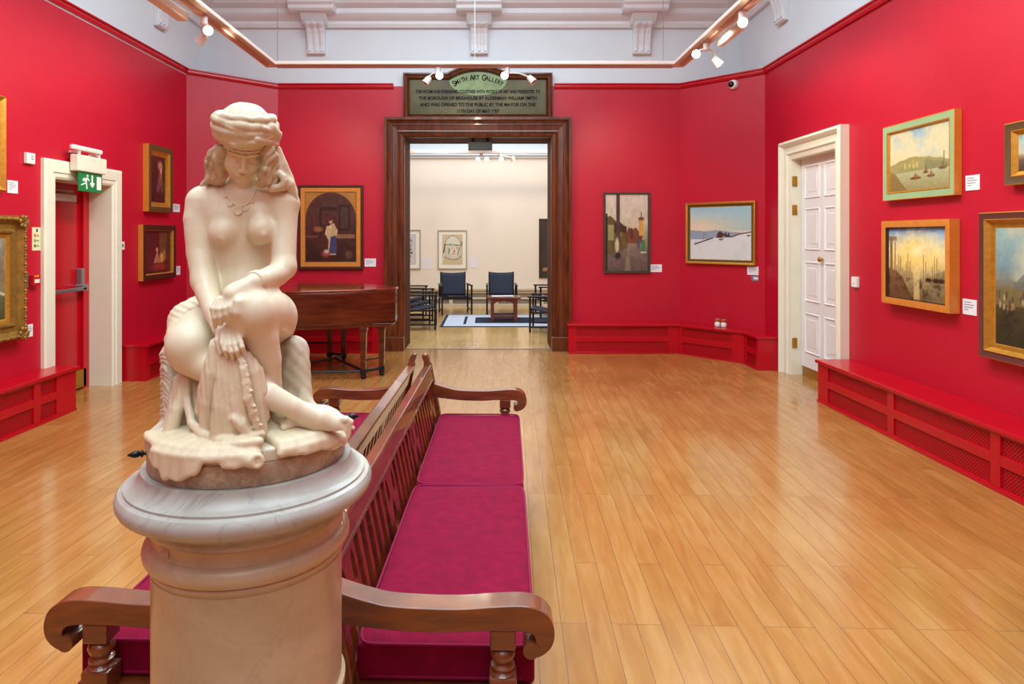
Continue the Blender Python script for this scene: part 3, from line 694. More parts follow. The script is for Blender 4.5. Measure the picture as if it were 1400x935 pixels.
# right wall
pic_px(WR, 1207, 1305, 175, 275, .055, [(0, 1, 0), (.006, 1.03, 0), (.008, 1, 1), (.052, .95, 1), (.055, 1, 2), (.062, .95, 2), (.072, .6, 2)], [ORNG, SAGE, GOLD], p_harbour,
       'harbour scene in a sage green and gilt frame, upper of two on the right', px=.007)
pic_px(WR, 1205, 1298, 302.6, 413, .078, [(0, 1, 0), (.01, 1.02, 0), (.052, .95, 0), (.056, .8, 1), (.060, .62, 1)], [ORNG, DKBR], p_sunset,
       'glowing sunset over ships in a deep honey wood box frame on the right wall', px=.007)
pic_px(WR, 1338, 0, 291, 486.6, .07, [(0, 1, 1), (.006, 1.05, 1), (.012, 1, 0), (.045, .95, 0), (.05, 1.05, 1), (.062, .85, 1), (.075, .6, 1), (.095, .55, 1), (.105, .45, 1)], [PURP, GOLD], p_crowd,
       'large hazy landscape in a plum and gilt frame, cut by the right photo edge', xend=9-3.62, px=.007)
pic_px(WR, 1373, 0, 170, 254, .06, [(0, 1, 1), (.006, 1.05, 1), (.012, 1, 0), (.052, .95, 0), (.056, 1, 1), (.072, .65, 1), (.085, .55, 1)], [UMBR, GOLD], p_moor,
       'small moorland view in a dark umber frame at the top right edge', xend=9-3.72, px=.007)
# canted corner and back wall
pic_px(WCR, 937, 1032, 278, 359.8, .05, [(0, 1, 0), (.01, 1.05, 0), (.03, .8, 0), (.035, .5, 1), (.05, .4, 1), (.055, .5, 0), (.062, .4, 0)], [GOLD, OLIVE], p_snow,
       'snowy hillside with a dark farmhouse in a gilt frame on the canted right corner', px=.0065)
pic_px(WB, 825.5, 889, 262.8, 373, .045, [(0, 1, 0), (.022, 1, 0), (.03, .5, 0)], [GREYF], p_street,
       'narrow street scene with tall chimney and yellow tower, right of the doorway', px=.006)
pic_px(WB, 407, 496, 253, 368, .05, [(0, 1, 0), (.025, 1, 0), (.035, .7, 0), (.04, .7, 1), (.09, .6, 1), (.095, .5, 2), (.10, .45, 2)], [DKBR, ORNG, GOLDD], p_interior,
       'arched dark interior with a woman in blue, framed in orange, above the piano', px=.006)
# left wall
pic_px(WL, 203.6, 236.5, 196, 288.8, .07, [(0, 1, 0), (.002, 1.01, 1), (.06, .95, 1), (.065, .9, 2), (.105, .45, 2), (.115, .4, 2)], [ORNG, OLIVE, GOLD], p_dark1,
       'upright dark painting in green and gilt frame, upper of two beyond the exit door')
pic_px(WL, 196, 240.8, 307, 384.5, .06, [(0, 1, 0), (.002, 1.01, 1), (.06, .95, 1), (.063, .9, 2), (.068, .8, 2), (.072, .4, 2)], [ORNG, DKBR, GOLD], p_dark2,
       'square dark painting with a pale figure, lower of two beyond the exit door')
# ornate gilt frame, lower left
s1 = WL.hit(37.7, 300, .08)[0]; zt = WL.hit(37.7, 295, .08)[1]; zb = WL.hit(37.7, 462.6, .08)[1]
rp = picture(WL, s1-1.15, s1, zb, zt, .08, [(0, .5, 0), (.015, .95, 0), (.035, 1.1, 0), (.055, .9, 0), (.075, .65, 0), (.11, .6, 0), (.125, .8, 0), (.14, .75, 0), (.15, .5, 0), (.17, .45, 1), (.185, .3, 1)], [GOLDD, GOLD], p_left,
        'landscape in a heavy carved gilt frame at the left photo edge, lower of two', px=.008)
mb = MB()
def knob(x, z, r=.02):
    mb.ball((x, -.085, z), r, 8, sc=(1, .7, 1))
W_, H_ = 1.15, zt-zb
k = 0
for i in range(48):
    f = (i+.5)/48; knob(f*W_, .03, .013+.006*math.sin(i*1.9)); knob(f*W_, H_-.03, .013+.006*math.sin(i*1.7))
for i in range(42):
    f = (i+.5)/42; knob(.03, f*H_, .013+.006*math.sin(i*1.9)); knob(W_-.03, f*H_, .013+.006*math.sin(i*2.1))
for cx in (.05, W_-.05):
    for cz in (.05, H_-.05):
        for a in range(7): knob(cx+.04*math.cos(a), cz+.04*math.sin(a), .022)
mb.build('carved_border', GOLDD, rp, smooth=60)
s1 = WL.hit(9.6, 132, .06)[0]; zt = WL.hit(9.6, 132, .06)[1]; zb = WL.hit(9.6, 262.5, .06)[1]
picture(WL, s1-.8, s1, zb, zt, .06, [(0, .8, 0), (.012, 1.05, 0), (.03, .8, 0), (.06, .6, 0), (.085, .7, 0), (.10, .4, 0)], [GOLD], p_moor, 'gilt framed painting at the left photo edge, upper of two, only its edge showing', px=.008)

# ---------------------------------------------------------------- small wall things
TXT = mat('grey_print', (120, 120, 126), .6)
def plate(wall, px0, px1, py0, py1, label, depth=.006, m=CARD, cat='label', name='wall_label', lines=4, bevel=.001, group='exhibition labels beside the pictures'):
    s0, z1 = wall.hit(px0, py0, depth); s1, z0 = wall.hit(px1, py0, depth)[0], wall.hit(px0, py1, depth)[1]
    r = wall.root(name, s0, z0, label, cat, group)
    w, h = s1-s0, z1-z0
    MB().box((0, -depth, 0), (w, -.001, h)).build('card' if lines else 'plate', m, r, bevel=bevel)
    if lines:
        mb = MB()
        for i in range(lines):
            z = h*(.78-.16*i); L = w*(.5+.3*((i*37 % 10)/10)) if i < lines-1 else w*.3
            mb.box((w*.12, -depth-.0004, z), (w*.12+L, -depth, z+h*.05))
        mb.build('printed_lines', TXT, r)
    return r
plate(WR, 1320, 1339, 240.5, 261, 'white card beside the green framed harbour painting')
plate(WR, 1316, 1335, 408, 429, 'white card beside the sunset painting')
plate(WB, 889.5, 905, 361.5, 372, 'white card beside the upright street scene')
plate(WCR, 1021.5, 1037, 364, 375.5, 'white card under the snowy hillside painting')
q = plate(WCR, 1027, 1037, 376.5, 384, 'small grey and blue badge under the white card in the canted corner', m=mat('badge_grey', (120, 122, 140), .4), lines=0, name='wall_badge', cat='badge', group=None)
MB().box((.03, -.008, .02), (.09, -.006, .05)).build('badge_face', CARD, q)
plate(WB, 498.5, 514, 353.5, 364.5, 'white card beside the arched interior painting')
plate(WL, 237, 246, 278.5, 289.5, 'white card beside the upper dark painting near the left corner')
plate(WL, 241.5, 246.5, 364, 376, 'white card beside the lower dark painting near the left corner')
plate(WL, 10.5, 24.6, 246, 263.6, 'white card beside the slim gilt frame at the top left edge')
plate(WL, 38.5, 45, 444, 461, 'white card half hidden by the carved gilt frame')
plate(WL, 35, 39, 373, 393, 'narrow grey switch plate behind the carved gilt frame', .012, STEEL, 'switch', 'switch_plate', 0, group=None)
q = plate(WL, 37, 48.5, 208, 223, 'small white sensor box high on the left wall before the exit door', .03, WHITE, 'sensor', 'wall_sensor', 0, .004, group=None)
MB().box((.05, -.034, .04), (.08, -.03, .045)).box((.05, -.034, .06), (.08, -.03, .065)).build('sensor_slots', TXT, q)
q = plate(WR, 1163.5, 1171, 378, 392, 'small white light switch beside the white panelled door', .03, WHITE, 'switch', 'light_switch', 0, .004, group=None)
MB().box((.025, -.036, .035), (.05, -.03, .065)).build('rocker', WHITE, q, bevel=.002)
q = plate(WL, 166.5, 170.5, 330.5, 341.5, 'small white light switch at the far side of the exit door', .03, WHITE, 'switch', 'light_switch', 0, .003, group=None)
MB().box((.01, -.035, .03), (.025, -.03, .06)).build('rocker', BLACK, q)
# evacuation notice
s0, z1 = WL.hit(44, 310.6, .004); s1, z0 = 5.862, WL.hit(44, 342.6, .004)[1]
q = WL.root('evacuation_notice', s0, z0, 'cream safety notice with coloured symbols beside the exit door frame', 'notice'); w_, h_ = s1-s0, z1-z0
MB().box((0, -.005, 0), (w_, -.001, h_)).build('paper', mat('cream_paper', (226, 224, 176), .6), q)
for i, c in enumerate(((40, 60, 150), (224, 92, 30), (120, 160, 120), (30, 120, 60))):
    MB().box((w_*(.45 if i == 0 else .2), -.0065, h_*(.80-.22*i)), (w_*(.45 if i == 0 else .2)+.022, -.005, h_*(.80-.22*i)+.026)).build('symbol', mat('sym%d' % i, c, .5), q, bevel=.004)
    if i: MB().box((w_*.48, -.006, h_*(.83-.22*i)), (w_*.85, -.005, h_*(.83-.22*i)+.005)).box((w_*.48, -.006, h_*(.87-.22*i)), (w_*.75, -.005, h_*(.87-.22*i)+.005)).build('printed_lines', TXT, q)
# fire call point
s0, z1 = WL.hit(44.5, 376, .04); s1, z0 = WL.hit(54.5, 376, .04)[0], WL.hit(44.5, 391, .04)[1]
q = WL.root('fire_call_point', s0, z0, 'small red fire call point box below the cream notice', 'alarm'); w_, h_ = s1-s0, z1-z0
RP = mat('red_plastic', (190, 14, 16), .3)
MB().box((0, -.045, 0), (w_, -.001, h_)).build('case', RP, q, bevel=.005)
MB().box((w_*.2, -.048, h_*.25), (w_*.85, -.045, h_*.6)).build('glass_pane', WHITE, q)
MB().ball((w_*.3, -.045, h_*.85), .009, 10).ball((w_*.62, -.045, h_*.85), .009, 10).build('indicator', mat('amber', (240, 170, 60), .3), q)
# exit sign
s0, z1 = WL.hit(107, 234.5, .10); s1 = WL.hit(139, 240, .10)[0]; z0 = WL.hit(107, 260.5, .10)[1]
q = WL.root('exit_sign', s0, z0, 'green running man exit sign hanging from its white lamp box over the left door', 'sign'); w_, h_ = s1-s0, z1-z0
MB().box((0, -.104, 0), (w_, -.096, h_+.01)).build('sign_panel', GREEN, q)
SG = mat('sign_white', (240, 244, 240), .4)
def pic2d(polys, y, m, parent, name, t=.002):
    mb = MB()
    for pl in polys: mb.prism([(a*w_, b*h_) for a, b in pl], y-t, y, 'xz')
    return mb.build(name, m, parent)
th = [(.36+.035*math.cos(a), .84+.07*math.sin(a)) for a in np.linspace(0, 2*PI, 12, endpoint=False)]
pic2d([th, [(.22, .62), (.30, .74), (.36, .72), (.33, .5), (.27, .45)], [(.27, .5), (.33, .52), (.36, .14), (.31, .12), (.30, .35)], [(.08, .35), (.10, .29), (.27, .40), (.28, .52), (.20, .42)],
       [(.18, .68), (.22, .72), (.26, .68), (.20, .52), (.15, .56)], [(.34, .70), (.42, .56), (.46, .60), (.37, .76)]], -.104, SG, q, 'running_man')
pic2d([[(.53, .9), (.59, .9), (.59, .5), (.65, .5), (.65, .4), (.56, .22), (.47, .4), (.47, .5), (.53, .5)]], -.104, SG, q, 'down_arrow')
pic2d([[(.76, .14), (.95, .14), (.95, .86), (.76, .86)]], -.104, SG, q, 'door_symbol')
MB().box((-.04, -.125, h_+.005), (w_+.05, -.045, h_+.16)).build('lamp_box', CREAM, q, bevel=.012)
MB().box((-.09, -.11, h_+.20), (w_+.01, -.07, h_+.245)).build('lamp_tube', WHITE, q, bevel=.014)
MB().box((.03, -.095, h_+.15), (.045, -.08, h_+.21)).box((w_-.03, -.095, h_+.15), (w_-.015, -.08, h_+.21)).box((.02, -.08, h_+.18), (.05, 0, h_+.2)).box((w_-.05, -.08, h_+.18), (w_-.02, 0, h_+.2)).build('bracket', WHITE, q)
# dome camera
s0, z0 = WCR.hit(1003.5, 116)
q = WCR.root('dome_camera', s0, z0, 'small white and black dome camera on the canted corner below the picture rail', 'camera')
Mx = Matrix.Rotation(PI/2, 4, 'X')
MB().lathe([(.062, 0), (.062, .03), (.052, .055), (.045, .06)], 24, M=Mx).build('housing', WHITE, q, smooth=40)
MB().ball((-.008, -.06, 0), .04, 20, sc=(1, .8, 1)).build('lens_dome', mat('black_glass', (12, 12, 14), .08), q, smooth=60)
# pair of white pots on the corner bench
b0 = Vector((2.66, 8.80, .391)); 
for k, dx in enumerate((0, .068)):
    c = WCR.at(*( (WCR.hit(981+8.5*k, 440, .16)[0], .391, .16)))
    q = empty('butterfly_pot', c, WCR.rot, 'white pot with a gilt flared rim on the corner radiator bench, %s of two touching' % ('left' if k == 0 else 'right'), 'pot', 'white pots on the corner radiator bench')
    MB().lathe([(.02, 0), (.033, .004), (.036, .02), (.035, .045), (.026, .06)], 20).build('bowl', WHITE, q, smooth=40)
    MB().lathe([(.026, .058), (.030, .075), (.0385, .095), (.036, .096), (.028, .08), (.022, .062)], 20).build('rim', mat('ochre_glaze', (176, 120, 60), .3), q, smooth=40)

# ---------------------------------------------------------------- gallery plaque over the doorway
q = WB.root('gallery_sign', 5-1.17, 3.142, 'dark framed green glass gallery sign with arched top over the wooden doorway', 'sign')
x0 = (551-670)/920*9.05+1.17; x1 = (755.5-670)/920*9.05+1.17; W_ = x1-x0; H_ = .60; ZB = 0.0
def arch_outline(i, hh, ra, rc):
    """outline with raised segmental arch; i inset"""
    cx = W_/2; half = ra-i; pts = [(x0+i, i*.6), (x0+i, hh-i)]
    R = rc-i; cz = hh+.115-rc
    a = math.acos(min(1, max(-1, (hh-i-cz)/R)))
    for t in np.linspace(a, -a, 25): pts.append((x0+cx-R*math.sin(t), cz+R*math.cos(t)))
    pts += [(x1-i, hh-i), (x1-i, i*.6)]
    return pts
steps = [(0, 0), (0, .09), (.02, .095), (.03, .07), (.05, .06), (.065, .075), (.078, .05), (.085, .03)]
rings = [[(a, -o, b) for a, b in arch_outline(i, H_, .6, .80)] for i, o in steps]
mb = MB(); n = len(rings[0])
for ra, rb in zip(rings[:-1], rings[1:]):
    for k in range(n):
        mb.add([ra[k], ra[(k+1) % n], rb[(k+1) % n], rb[k]], [(0, 1, 2, 3)])
mb.build('frame', DWOOD, q, smooth=30)
SGM = mat('sign_olive_glass', (88, 80, 46), .35, coat=.12, noise=.5, nscale=2.2, spec=.2)
MB().prism([(a, b) for a, _, b in rings[-1]], -.03, -.002, 'xz').build('glass_panel', SGM, q)
arc = []
cxm = (x0+x1)/2
top = [(a, b-.010) for a, _, b in rings[-1][2:-2]]
hw = (top[-1][0]-top[0][0])/2
low = [(cxm+hw*math.cos(t), top[0][1]+.20*math.sin(t)) for t in np.linspace(0, -PI, 21)][1:-1]
MB().prism(top+low, -.032, -.0301, 'xz').build('pale_arch', mat('sign_pale_green', (136, 156, 112), .4, noise=.15, spec=.2), q)
INK = mat('sign_ink', (22, 16, 12), .6, spec=.1)
def text_mesh(s, size, m, parent, name, loc, rot=(PI/2, 0, 0), align='CENTER', extrude=.0006, sx=1, bold=0):
    cu = bpy.data.curves.new(name, 'FONT'); cu.body = s; cu.size = size; cu.align_x = align; cu.extrude = extrude; cu.offset = bold
    t = bpy.data.objects.new('tmp', cu); COL.objects.link(t); dg = bpy.context.evaluated_depsgraph_get()
    me = bpy.data.meshes.new_from_object(t.evaluated_get(dg)); bpy.data.objects.remove(t)
    me.materials.clear(); me.materials.append(m)
    o = bpy.data.objects.new(name, me); COL.objects.link(o); o.parent = parent; o.location = loc; o.rotation_euler = rot; o.scale = (sx, 1, 1)
    return o
def arc_text(s, size, R, cx, cz, y, m, parent, name, spread, x_sc=1):
    """letters of one word run along an arc, joined into one mesh"""
    allv = []; allf = []
    n = len(s)
    for i, ch in enumerate(s):
        if ch == ' ': continue
        big = ch in 'SAG' and (i == 0 or s[i-1] == ' ')
        o = text_mesh(ch, size*(1.3 if big else 1), m, parent, 'tmp_letter', (0, 0, 0), bold=.002)
        a = (i-(n-1)/2)*spread
        for vtx in o.data.vertices:
            lx, lz = vtx.co.x*x_sc, vtx.co.y-(size*.1 if big else 0)
            rr = R+lz
            vtx.co = Vector((cx+rr*math.sin(a)+lx*math.cos(a), y-vtx.co.z, cz+rr*math.cos(a)-lx*math.sin(a)))
        base = len(allv); allv += [tuple(vv.co) for vv in o.data.vertices]; allf += [tuple(k+base for k in p_.vertices) for p_ in o.data.polygons]
        me = o.data; bpy.data.objects.remove(o); bpy.data.meshes.remove(me)
    mb = MB(); mb.v = allv; mb.f = allf; mb.m = [0]*len(allf)
    return mb.build(name, m, parent)
arc_text('SMITH ART GALLERY', .085, .62, cxm, -.10, -.0335, INK, q, 'lettering', .0645, .8)
for k, (s, sz, bw) in enumerate((('THIS ROOM WAS FURNISHED TOGETHER WITH WORKS OF ART AND PRESENTED TO', .062, .70), ('THE BOROUGH OF BRIGHOUSE BY ALDERMAN WILLIAM SMITH', .062, .90), ('AND WAS OPENED TO THE PUBLIC BY THE MAYOR ON THE', .062, .92), ('11TH DAY OF MAY 1907', .062, .85))):
    text_mesh(s, sz, INK, q, 'lettering', (cxm, -.0335, .335-.088*k), sx=bw, bold=.0018)

# small black air unit under the doorcase head
q = empty('air_curtain', (-.135, YB+.18, DZ-.15), 0, 'small black box hanging under the head of the wooden doorway', 'air unit')
MB().box((-.165, -.06, 0), (.165, .06, .115)).box((-.12, -.05, .115), (-.08, .05, .15)).box((.08, -.05, .115), (.12, .05, .15)).build('case', BLACK, q, bevel=.006)
MB().box((-.15, -.045, -.004), (.15, .045, 0)).build('outlet_grille', STEEL, q)

# ---------------------------------------------------------------- lighting gantry and spotlights
GZ = 3.44; GX0, GX1, GY0, GY1 = -2.37, 2.03, -2.5, 7.5
GM = mat('gantry_bounced_white', (226, 206, 196), .45)  # white paint with the red bounce of the room mixed into its colour
q = empty('lighting_gantry', ((GX0+GX1)/2, GY1, GZ), 0, 'white rectangular lighting gantry hanging below the cornice', 'light gantry')
def bm_(x0, x1, y0, y1, nm='beam'):
    cx = (GX0+GX1)/2
    mb = MB(); mb.box((x0-cx, y0-GY1, 0), (x1-cx, y1-GY1, .038))
    mb.build(nm, GM, q, bevel=.006)
bw = .15
bm_(GX0-bw, GX1+bw, GY1-bw/2, GY1+bw/2); bm_(GX0-bw, GX0, GY0, GY1-bw/2); bm_(GX1, GX1+bw, GY0, GY1-bw/2); bm_(GX0-bw, GX1+bw, GY0-bw, GY0)
cx = (GX0+GX1)/2
for x0_, x1_, y0_, y1_ in ((GX0-bw/2-.018-cx, GX0-bw/2+.018-cx, GY0-GY1, -.1), (GX1+bw/2-.018-cx, GX1+bw/2+.018-cx, GY0-GY1, -.1), (GX0-cx, GX1-cx, -.018, .018)):
    MB().box((x0_, y0_, -.022), (x1_, y1_, -.001)).build('track', mat('track_bounce_pink', (190, 150, 136), .4), q)  # pink colour stands in for red light bounced onto the underside
for x_, y_ in ((-2.2, 0), (0, 0), (2.1, 0), (GX0-cx-.07, -3), (GX1-cx+.07, -3)):
    MB().box((x_-.003, y_-.003, .036), (x_+.003, y_+.003, ZC-GZ)).build('hanging_wire', STEEL, q)
BULB = mat('lamp_glow', (255, 240, 210), .3, emit=(1, .82, .55), estr=40)
WL_ = mat('lamp_white', (232, 226, 222), .3)
def head(root, piv, d, lit=True):
    d = Vector(d).normalized(); R = d.to_track_quat('Z', 'Y').to_matrix().to_4x4(); M = Matrix.Translation(Vector(piv)) @ R
    h = MB().lathe([(.012, -.05), (.03, -.045), (.036, -.02), (.040, .02), (.044, .045), (.040, .046), (.033, .03)], 20, M=M).build('lamp_head', WL_, root, smooth=45)
    MB().lathe([(.002, .034), (.031, .034), (.028, .040), (.002, .043)], 16, M=M).build('lamp_lens', BULB if lit else mat('dark_lens', (150, 140, 130), .2), h, smooth=45)
def spot_fixture(loc, heads, label, box=None):
    r = empty('track_spotlight', loc, 0, label, 'spotlight', 'spotlights on the lighting gantry')
    MB().lathe([(.02, -.07), (.03, -.06), (.03, 0)], 16).build('mount', WL_, r, smooth=40)
    for off, d, lit in heads:
        p = Vector(off)
        MB().tube([(0, 0, -.055), (p.x*.5, p.y*.5, -.06), (p.x, p.y, p.z*.6-.03), tuple(p)], .009, 8).build('arm', WL_, r, smooth=50)
        head(r, p, d, lit)
    if box: MB().box(*box).build('transformer', WL_, r, bevel=.015)
    return r
zt_ = GZ-.022
spot_fixture((GX0-bw/2, 5.75, zt_), [((.02, .05, -.10), (.3, -1, -.35), True), ((-.06, .1, -.16), (-1, .3, -.8), False)], 'lit track spotlight on the left beam of the gantry, with a long white box', ((-.20, -.75, -.06), (-.10, -.06, .02)))
spot_fixture((GX1+bw/2, 6.55, zt_), [((-.10, 0, -.10), (-.25, -1, -.3), True), ((.12, .05, -.16), (.9, .2, -.8), False)], 'lit track spotlight on the right beam of the gantry', ((.08, -.6, -.05), (.15, -.06, .02)))
spot_fixture((GX1+bw/2, 5.62, zt_), [((0, 0, -.09), (-.25, -1, -.3), True)], 'track spotlight at the very top edge on the right beam of the gantry')
spot_fixture((-.58, GY1, zt_), [((.02, -.06, -.10), (.1, -1, -.25), True), ((-.12, 0, -.14), (-.7, -.3, -1), False)], 'lit double spotlight on the back beam, left above the sign')
spot_fixture((.19, GY1, zt_), [((-.03, -.06, -.10), (0, -1, -.25), True), ((.27, 0, -.13), (.7, -.3, -.8), False)], 'lit double spotlight on the back beam, right above the sign')
for p, t in (((GX0-bw/2+.05, 5.6, 3.28), (-1.2, 2, 0)), ((GX1, 6.4, 3.28), (1, 2.5, 0)), ((-.55, 7.35, 3.27), (-.6, 3, 0)), ((.16, 7.35, 3.27), (.6, 3, 0))):
    spot('track_or_fill_lamp', p, t, 45, WARM, 75, .9, .04)
# ---------------------------------------------------------------- grand piano
q = empty('grand_piano', (-1.9, 7.7, 0), 0, 'mahogany grand piano on tapering legs by the left side of the wooden doorway', 'piano')
def sm(pts, n=6):
    out = []; P = [Vector((*p, 0)) for p in pts]
    for i in range(len(P)-1):
        p0, p1, p2, p3 = P[max(i-1, 0)], P[i], P[i+1], P[min(i+2, len(P)-1)]
        for k in range(n):
            t = k/n; out.append(.5*((2*p1)+(p2-p0)*t+(2*p0-5*p1+4*p2-p3)*t*t+(3*p1-p0-3*p2+p3)*t**3))
    out.append(P[-1]); return [(v.x, v.y) for v in out]
bent = sm([(-3.0, 7.12), (-2.6, 7.0), (-2.1, 7.0), (-1.65, 7.10), (-1.3, 7.28), (-1.05, 7.46)])
outl = bent+[(-1.05, 7.62), (-1.62, 8.22), (-2.4, 8.42), (-3.15, 8.35)]
ol = [(x+1.9, y-7.7) for x, y in outl]
MB().prism(ol, .60, .945).build('case', PIANOW, q, bevel=.008, smooth=35)
cx, cy = sum(p[0] for p in ol)/len(ol), sum(p[1] for p in ol)/len(ol)
MB().prism([(cx+(x-cx)*1.012, cy+(y-cy)*1.025) for x, y in ol], .945, .972).build('lid', wood('piano_lid_mahogany', (96, 30, 16), (150, 62, 32), .16, .8, (1, 6, 1), 1.2), q, bevel=.006, smooth=35)
MB().prism([(cx+(x-cx)*.97, cy+(y-cy)*.94) for x, y in ol], .56, .60).build('underside', PIANOW, q)
MB().prism([(.46, .60), (.50, .585), (.56, .57), (.58, .555), (.80, .555), (.82, .575), (.86, .60)], -.40, -.12, 'xz').build('tail_bracket', PIANOW, q, bevel=.01)
MB().box((-1.12, -.35, .60), (-1.04, .6, .80)).build('key_slip', PIANOW, q, bevel=.01)
def pleg(x, y):
    m = MB(); X, Y = x+1.9, y-7.7
    s0, s1 = .036, .026
    for z0, z1, a, b in ((.10, .56, s1, s0), (.52, .56, .045, .045)):
        m.add([(X-a, Y-a, z0), (X+a, Y-a, z0), (X+a, Y+a, z0), (X-a, Y+a, z0), (X-b, Y-b, z1), (X+b, Y-b, z1), (X+b, Y+b, z1), (X-b, Y+b, z1)], ((0, 3, 2, 1), (4, 5, 6, 7), (0, 1, 5, 4), (1, 2, 6, 5), (2, 3, 7, 6), (3, 0, 4, 7)))
    l = m.build('leg', PIANOW, q, bevel=.004)
    MB().box((X-.032, Y-.032, .05), (X+.032, Y+.032, .105)).lathe([(.012, 0), (.026, .006), (.028, .02), (.026, .038), (.014, .05)], 14, (X, Y, 0)).build('caster', BLACK, l, smooth=40)
legs = [(-1.37, 7.28), (-1.20, 7.46), (-1.99, 8.36), (-1.80, 8.28), (-2.9, 8.2), (-2.75, 7.2), (-2.45, 7.15)]
for x, y in legs: pleg(x, y)
m = MB()
def bar(a, b, z, r=.013): m.tube([(a[0]+1.9, a[1]-7.7, z), (b[0]+1.9, b[1]-7.7, z)], r, 8)
bar(legs[0], legs[1], .085, .018); bar(legs[2], legs[3], .085, .018); bar(legs[4], legs[5], .085, .016); bar(legs[5], legs[6], .085)
bar(legs[0], legs[6], .085); bar(legs[0], (-1.86, 8.05), .085, .016); bar((-1.86, 8.05), legs[3], .085, .016); bar((-1.86, 8.05), legs[6], .085, .016)
bar(legs[0], legs[1], .20, .009); bar(legs[2], (-2.6, 8.3), .22, .009)
m.build('stretcher', BLACK, q, smooth=40)

# ---------------------------------------------------------------- pair of benches set back to back
TH = math.radians(1.42); BL = 2.42
A0 = Vector((-.49, 1.72, 0)); AD = Vector((math.sin(TH), math.cos(TH), 0)); AR = Vector((math.cos(TH), -math.sin(TH), 0))
root = empty('gallery_bench', A0, -TH, 'walnut gallery bench with scrolled arms facing the right wall', 'bench', 'gallery benches set back to back')
def catm(pts, n=4):
    out = []; P = [Vector((*p, 0)) for p in pts]; N = len(P)
    for i in range(N-1):
        p0, p1, p2, p3 = P[max(i-1, 0)], P[i], P[i+1], P[min(i+2, N-1)]
        for k in range(n):
            t = k/n; out.append(.5*((2*p1)+(p2-p0)*t+(2*p0-5*p1+4*p2-p3)*t*t+(3*p1-p0-3*p2+p3)*t**3))
    out.append(P[-1]); return [(v.x, v.y) for v in out]
arm_top = catm([(.085, .655), (.13, .640), (.18, .626), (.25, .613), (.40, .609), (.50, .616), (.57, .619), (.61, .611), (.638, .592), (.651, .565), (.652, .535), (.641, .510), (.617, .492), (.592, .489), (.577, .499), (.576, .514), (.587, .523), (.600, .516)])
arm_low = catm([(.605, .522), (.604, .538), (.590, .550), (.55, .555), (.47, .554), (.38, .549), (.25, .552), (.085, .570)])
for y in (.02, BL-.02):
    a = MB().prism((arm_top+arm_low)[::-1], y-.036, y+.036, 'xz').build('armrest', BENCHW, root, bevel=.004, smooth=40, seg=2)
    sc = MB(); sc.lathe([(.0205, -.04), (.0205, .04)], 20, M=Matrix.Translation((.594, y, .508)) @ Matrix.Rotation(PI/2, 4, 'X')); sc.build('scroll_eye', BENCHW, a, smooth=40)
    post = MB(); post.box((.490, y-.032, .503), (.555, y+.032, .556)); post.box((.488, y-.034, .0), (.558, y+.034, .432))
    pp = post.build('front_leg', BENCHW, root, bevel=.005)
    MB().lathe([(.030, .428), (.033, .434), (.026, .440), (.024, .444), (.031, .449), (.031, .454), (.022, .459), (.022, .462), (.030, .472), (.033, .482), (.030, .492), (.022, .499), (.026, .505)], 28, (.522, y, 0)).build('turned_baluster', BENCHW, pp, smooth=50)
def bx_at(z): return .115-(z-.42)*.2
for y in (.03, BL-.03):
    xo = lambda z: bx_at(z)
    poly = [(.075, 0), (.13, 0), (.138, .42), (xo(.76)+.028, .76), (xo(.77)+.020, .775), (xo(.8)+.022, .80), (xo(.83)+.012, .825), (xo(.84)+.0, .832), (xo(.84)-.012, .828), (xo(.83)-.016, .815), (xo(.80)-.018, .80), (xo(.77)-.014, .775), (xo(.76)-.02, .76), (.085, .42)]
    MB().prism(poly, y-.027, y+.027, 'xz').build('back_post', BENCHW, root, bevel=.005)
# back in its own tilted frame: local u along the bench, v up the slope
tilt = math.atan(.2)
def MT(): return Matrix.Translation((bx_at(.40), 0, .40)) @ Matrix.Rotation(-tilt, 4, 'Y')
Mt = MT()
def tb(name, y0, y1, v0, v1, t0, t1, m=BENCHW, bev=.004):
    return MB().box((t0, y0, v0), (t1, y1, v1), M=Mt).build(name, m, root, bevel=bev)
tb('top_rail', .055, BL-.055, .272, .345, -.012, .024)
tb('top_capping', .055, BL-.055, .345, .368, -.022, .030, BENCHW, .007)
mbm = MB()
for v in (.278, .286): mbm.box((.024, .06, v), (.0262, BL-.06, v+.003), M=Mt)
mbm.build('bead_moulding', BENCHW, root)
tb('bottom_rail', .055, BL-.055, -.04, .02, -.012, .02)
# pierced back boards as filled curves
def pierced(name, y0, y1, holes, v0=.02, v1=.272, t=.008):
    cu = bpy.data.curves.new(name, 'CURVE'); cu.dimensions = '2D'; cu.fill_mode = 'BOTH'; cu.extrude = t
    for pts in [[(y0, v0), (y1, v0), (y1, v1), (y0, v1)]]+holes:
        s = cu.splines.new('POLY'); s.points.add(len(pts)-1); s.use_cyclic_u = True
        for pnt, (a, b) in zip(s.points, pts): pnt.co = (a, b, 0, 1)
    tmp = bpy.data.objects.new('tmp', cu); COL.objects.link(tmp); dg = bpy.context.evaluated_depsgraph_get()
    me = bpy.data.meshes.new_from_object(tmp.evaluated_get(dg)); bpy.data.objects.remove(tmp)
    me.materials.clear(); me.materials.append(BENCHD)
    # curve plane (u, v, w) -> bench (w, u, v)
    for vtx in me.vertices:
        u, v, w_ = vtx.co; vtx.co = Mt @ Vector((w_+.004, u, v))
    me.flip_normals()
    o = bpy.data.objects.new(name, me); COL.objects.link(o); o.parent = root; me.name = name
    return o
def slot(c, w, a, b):
    return [(c-w/2, a), (c+w/2, a)]+[(c+w/2*math.cos(t), b-w/2+w/2*math.sin(t)) for t in np.linspace(0, PI, 9)]
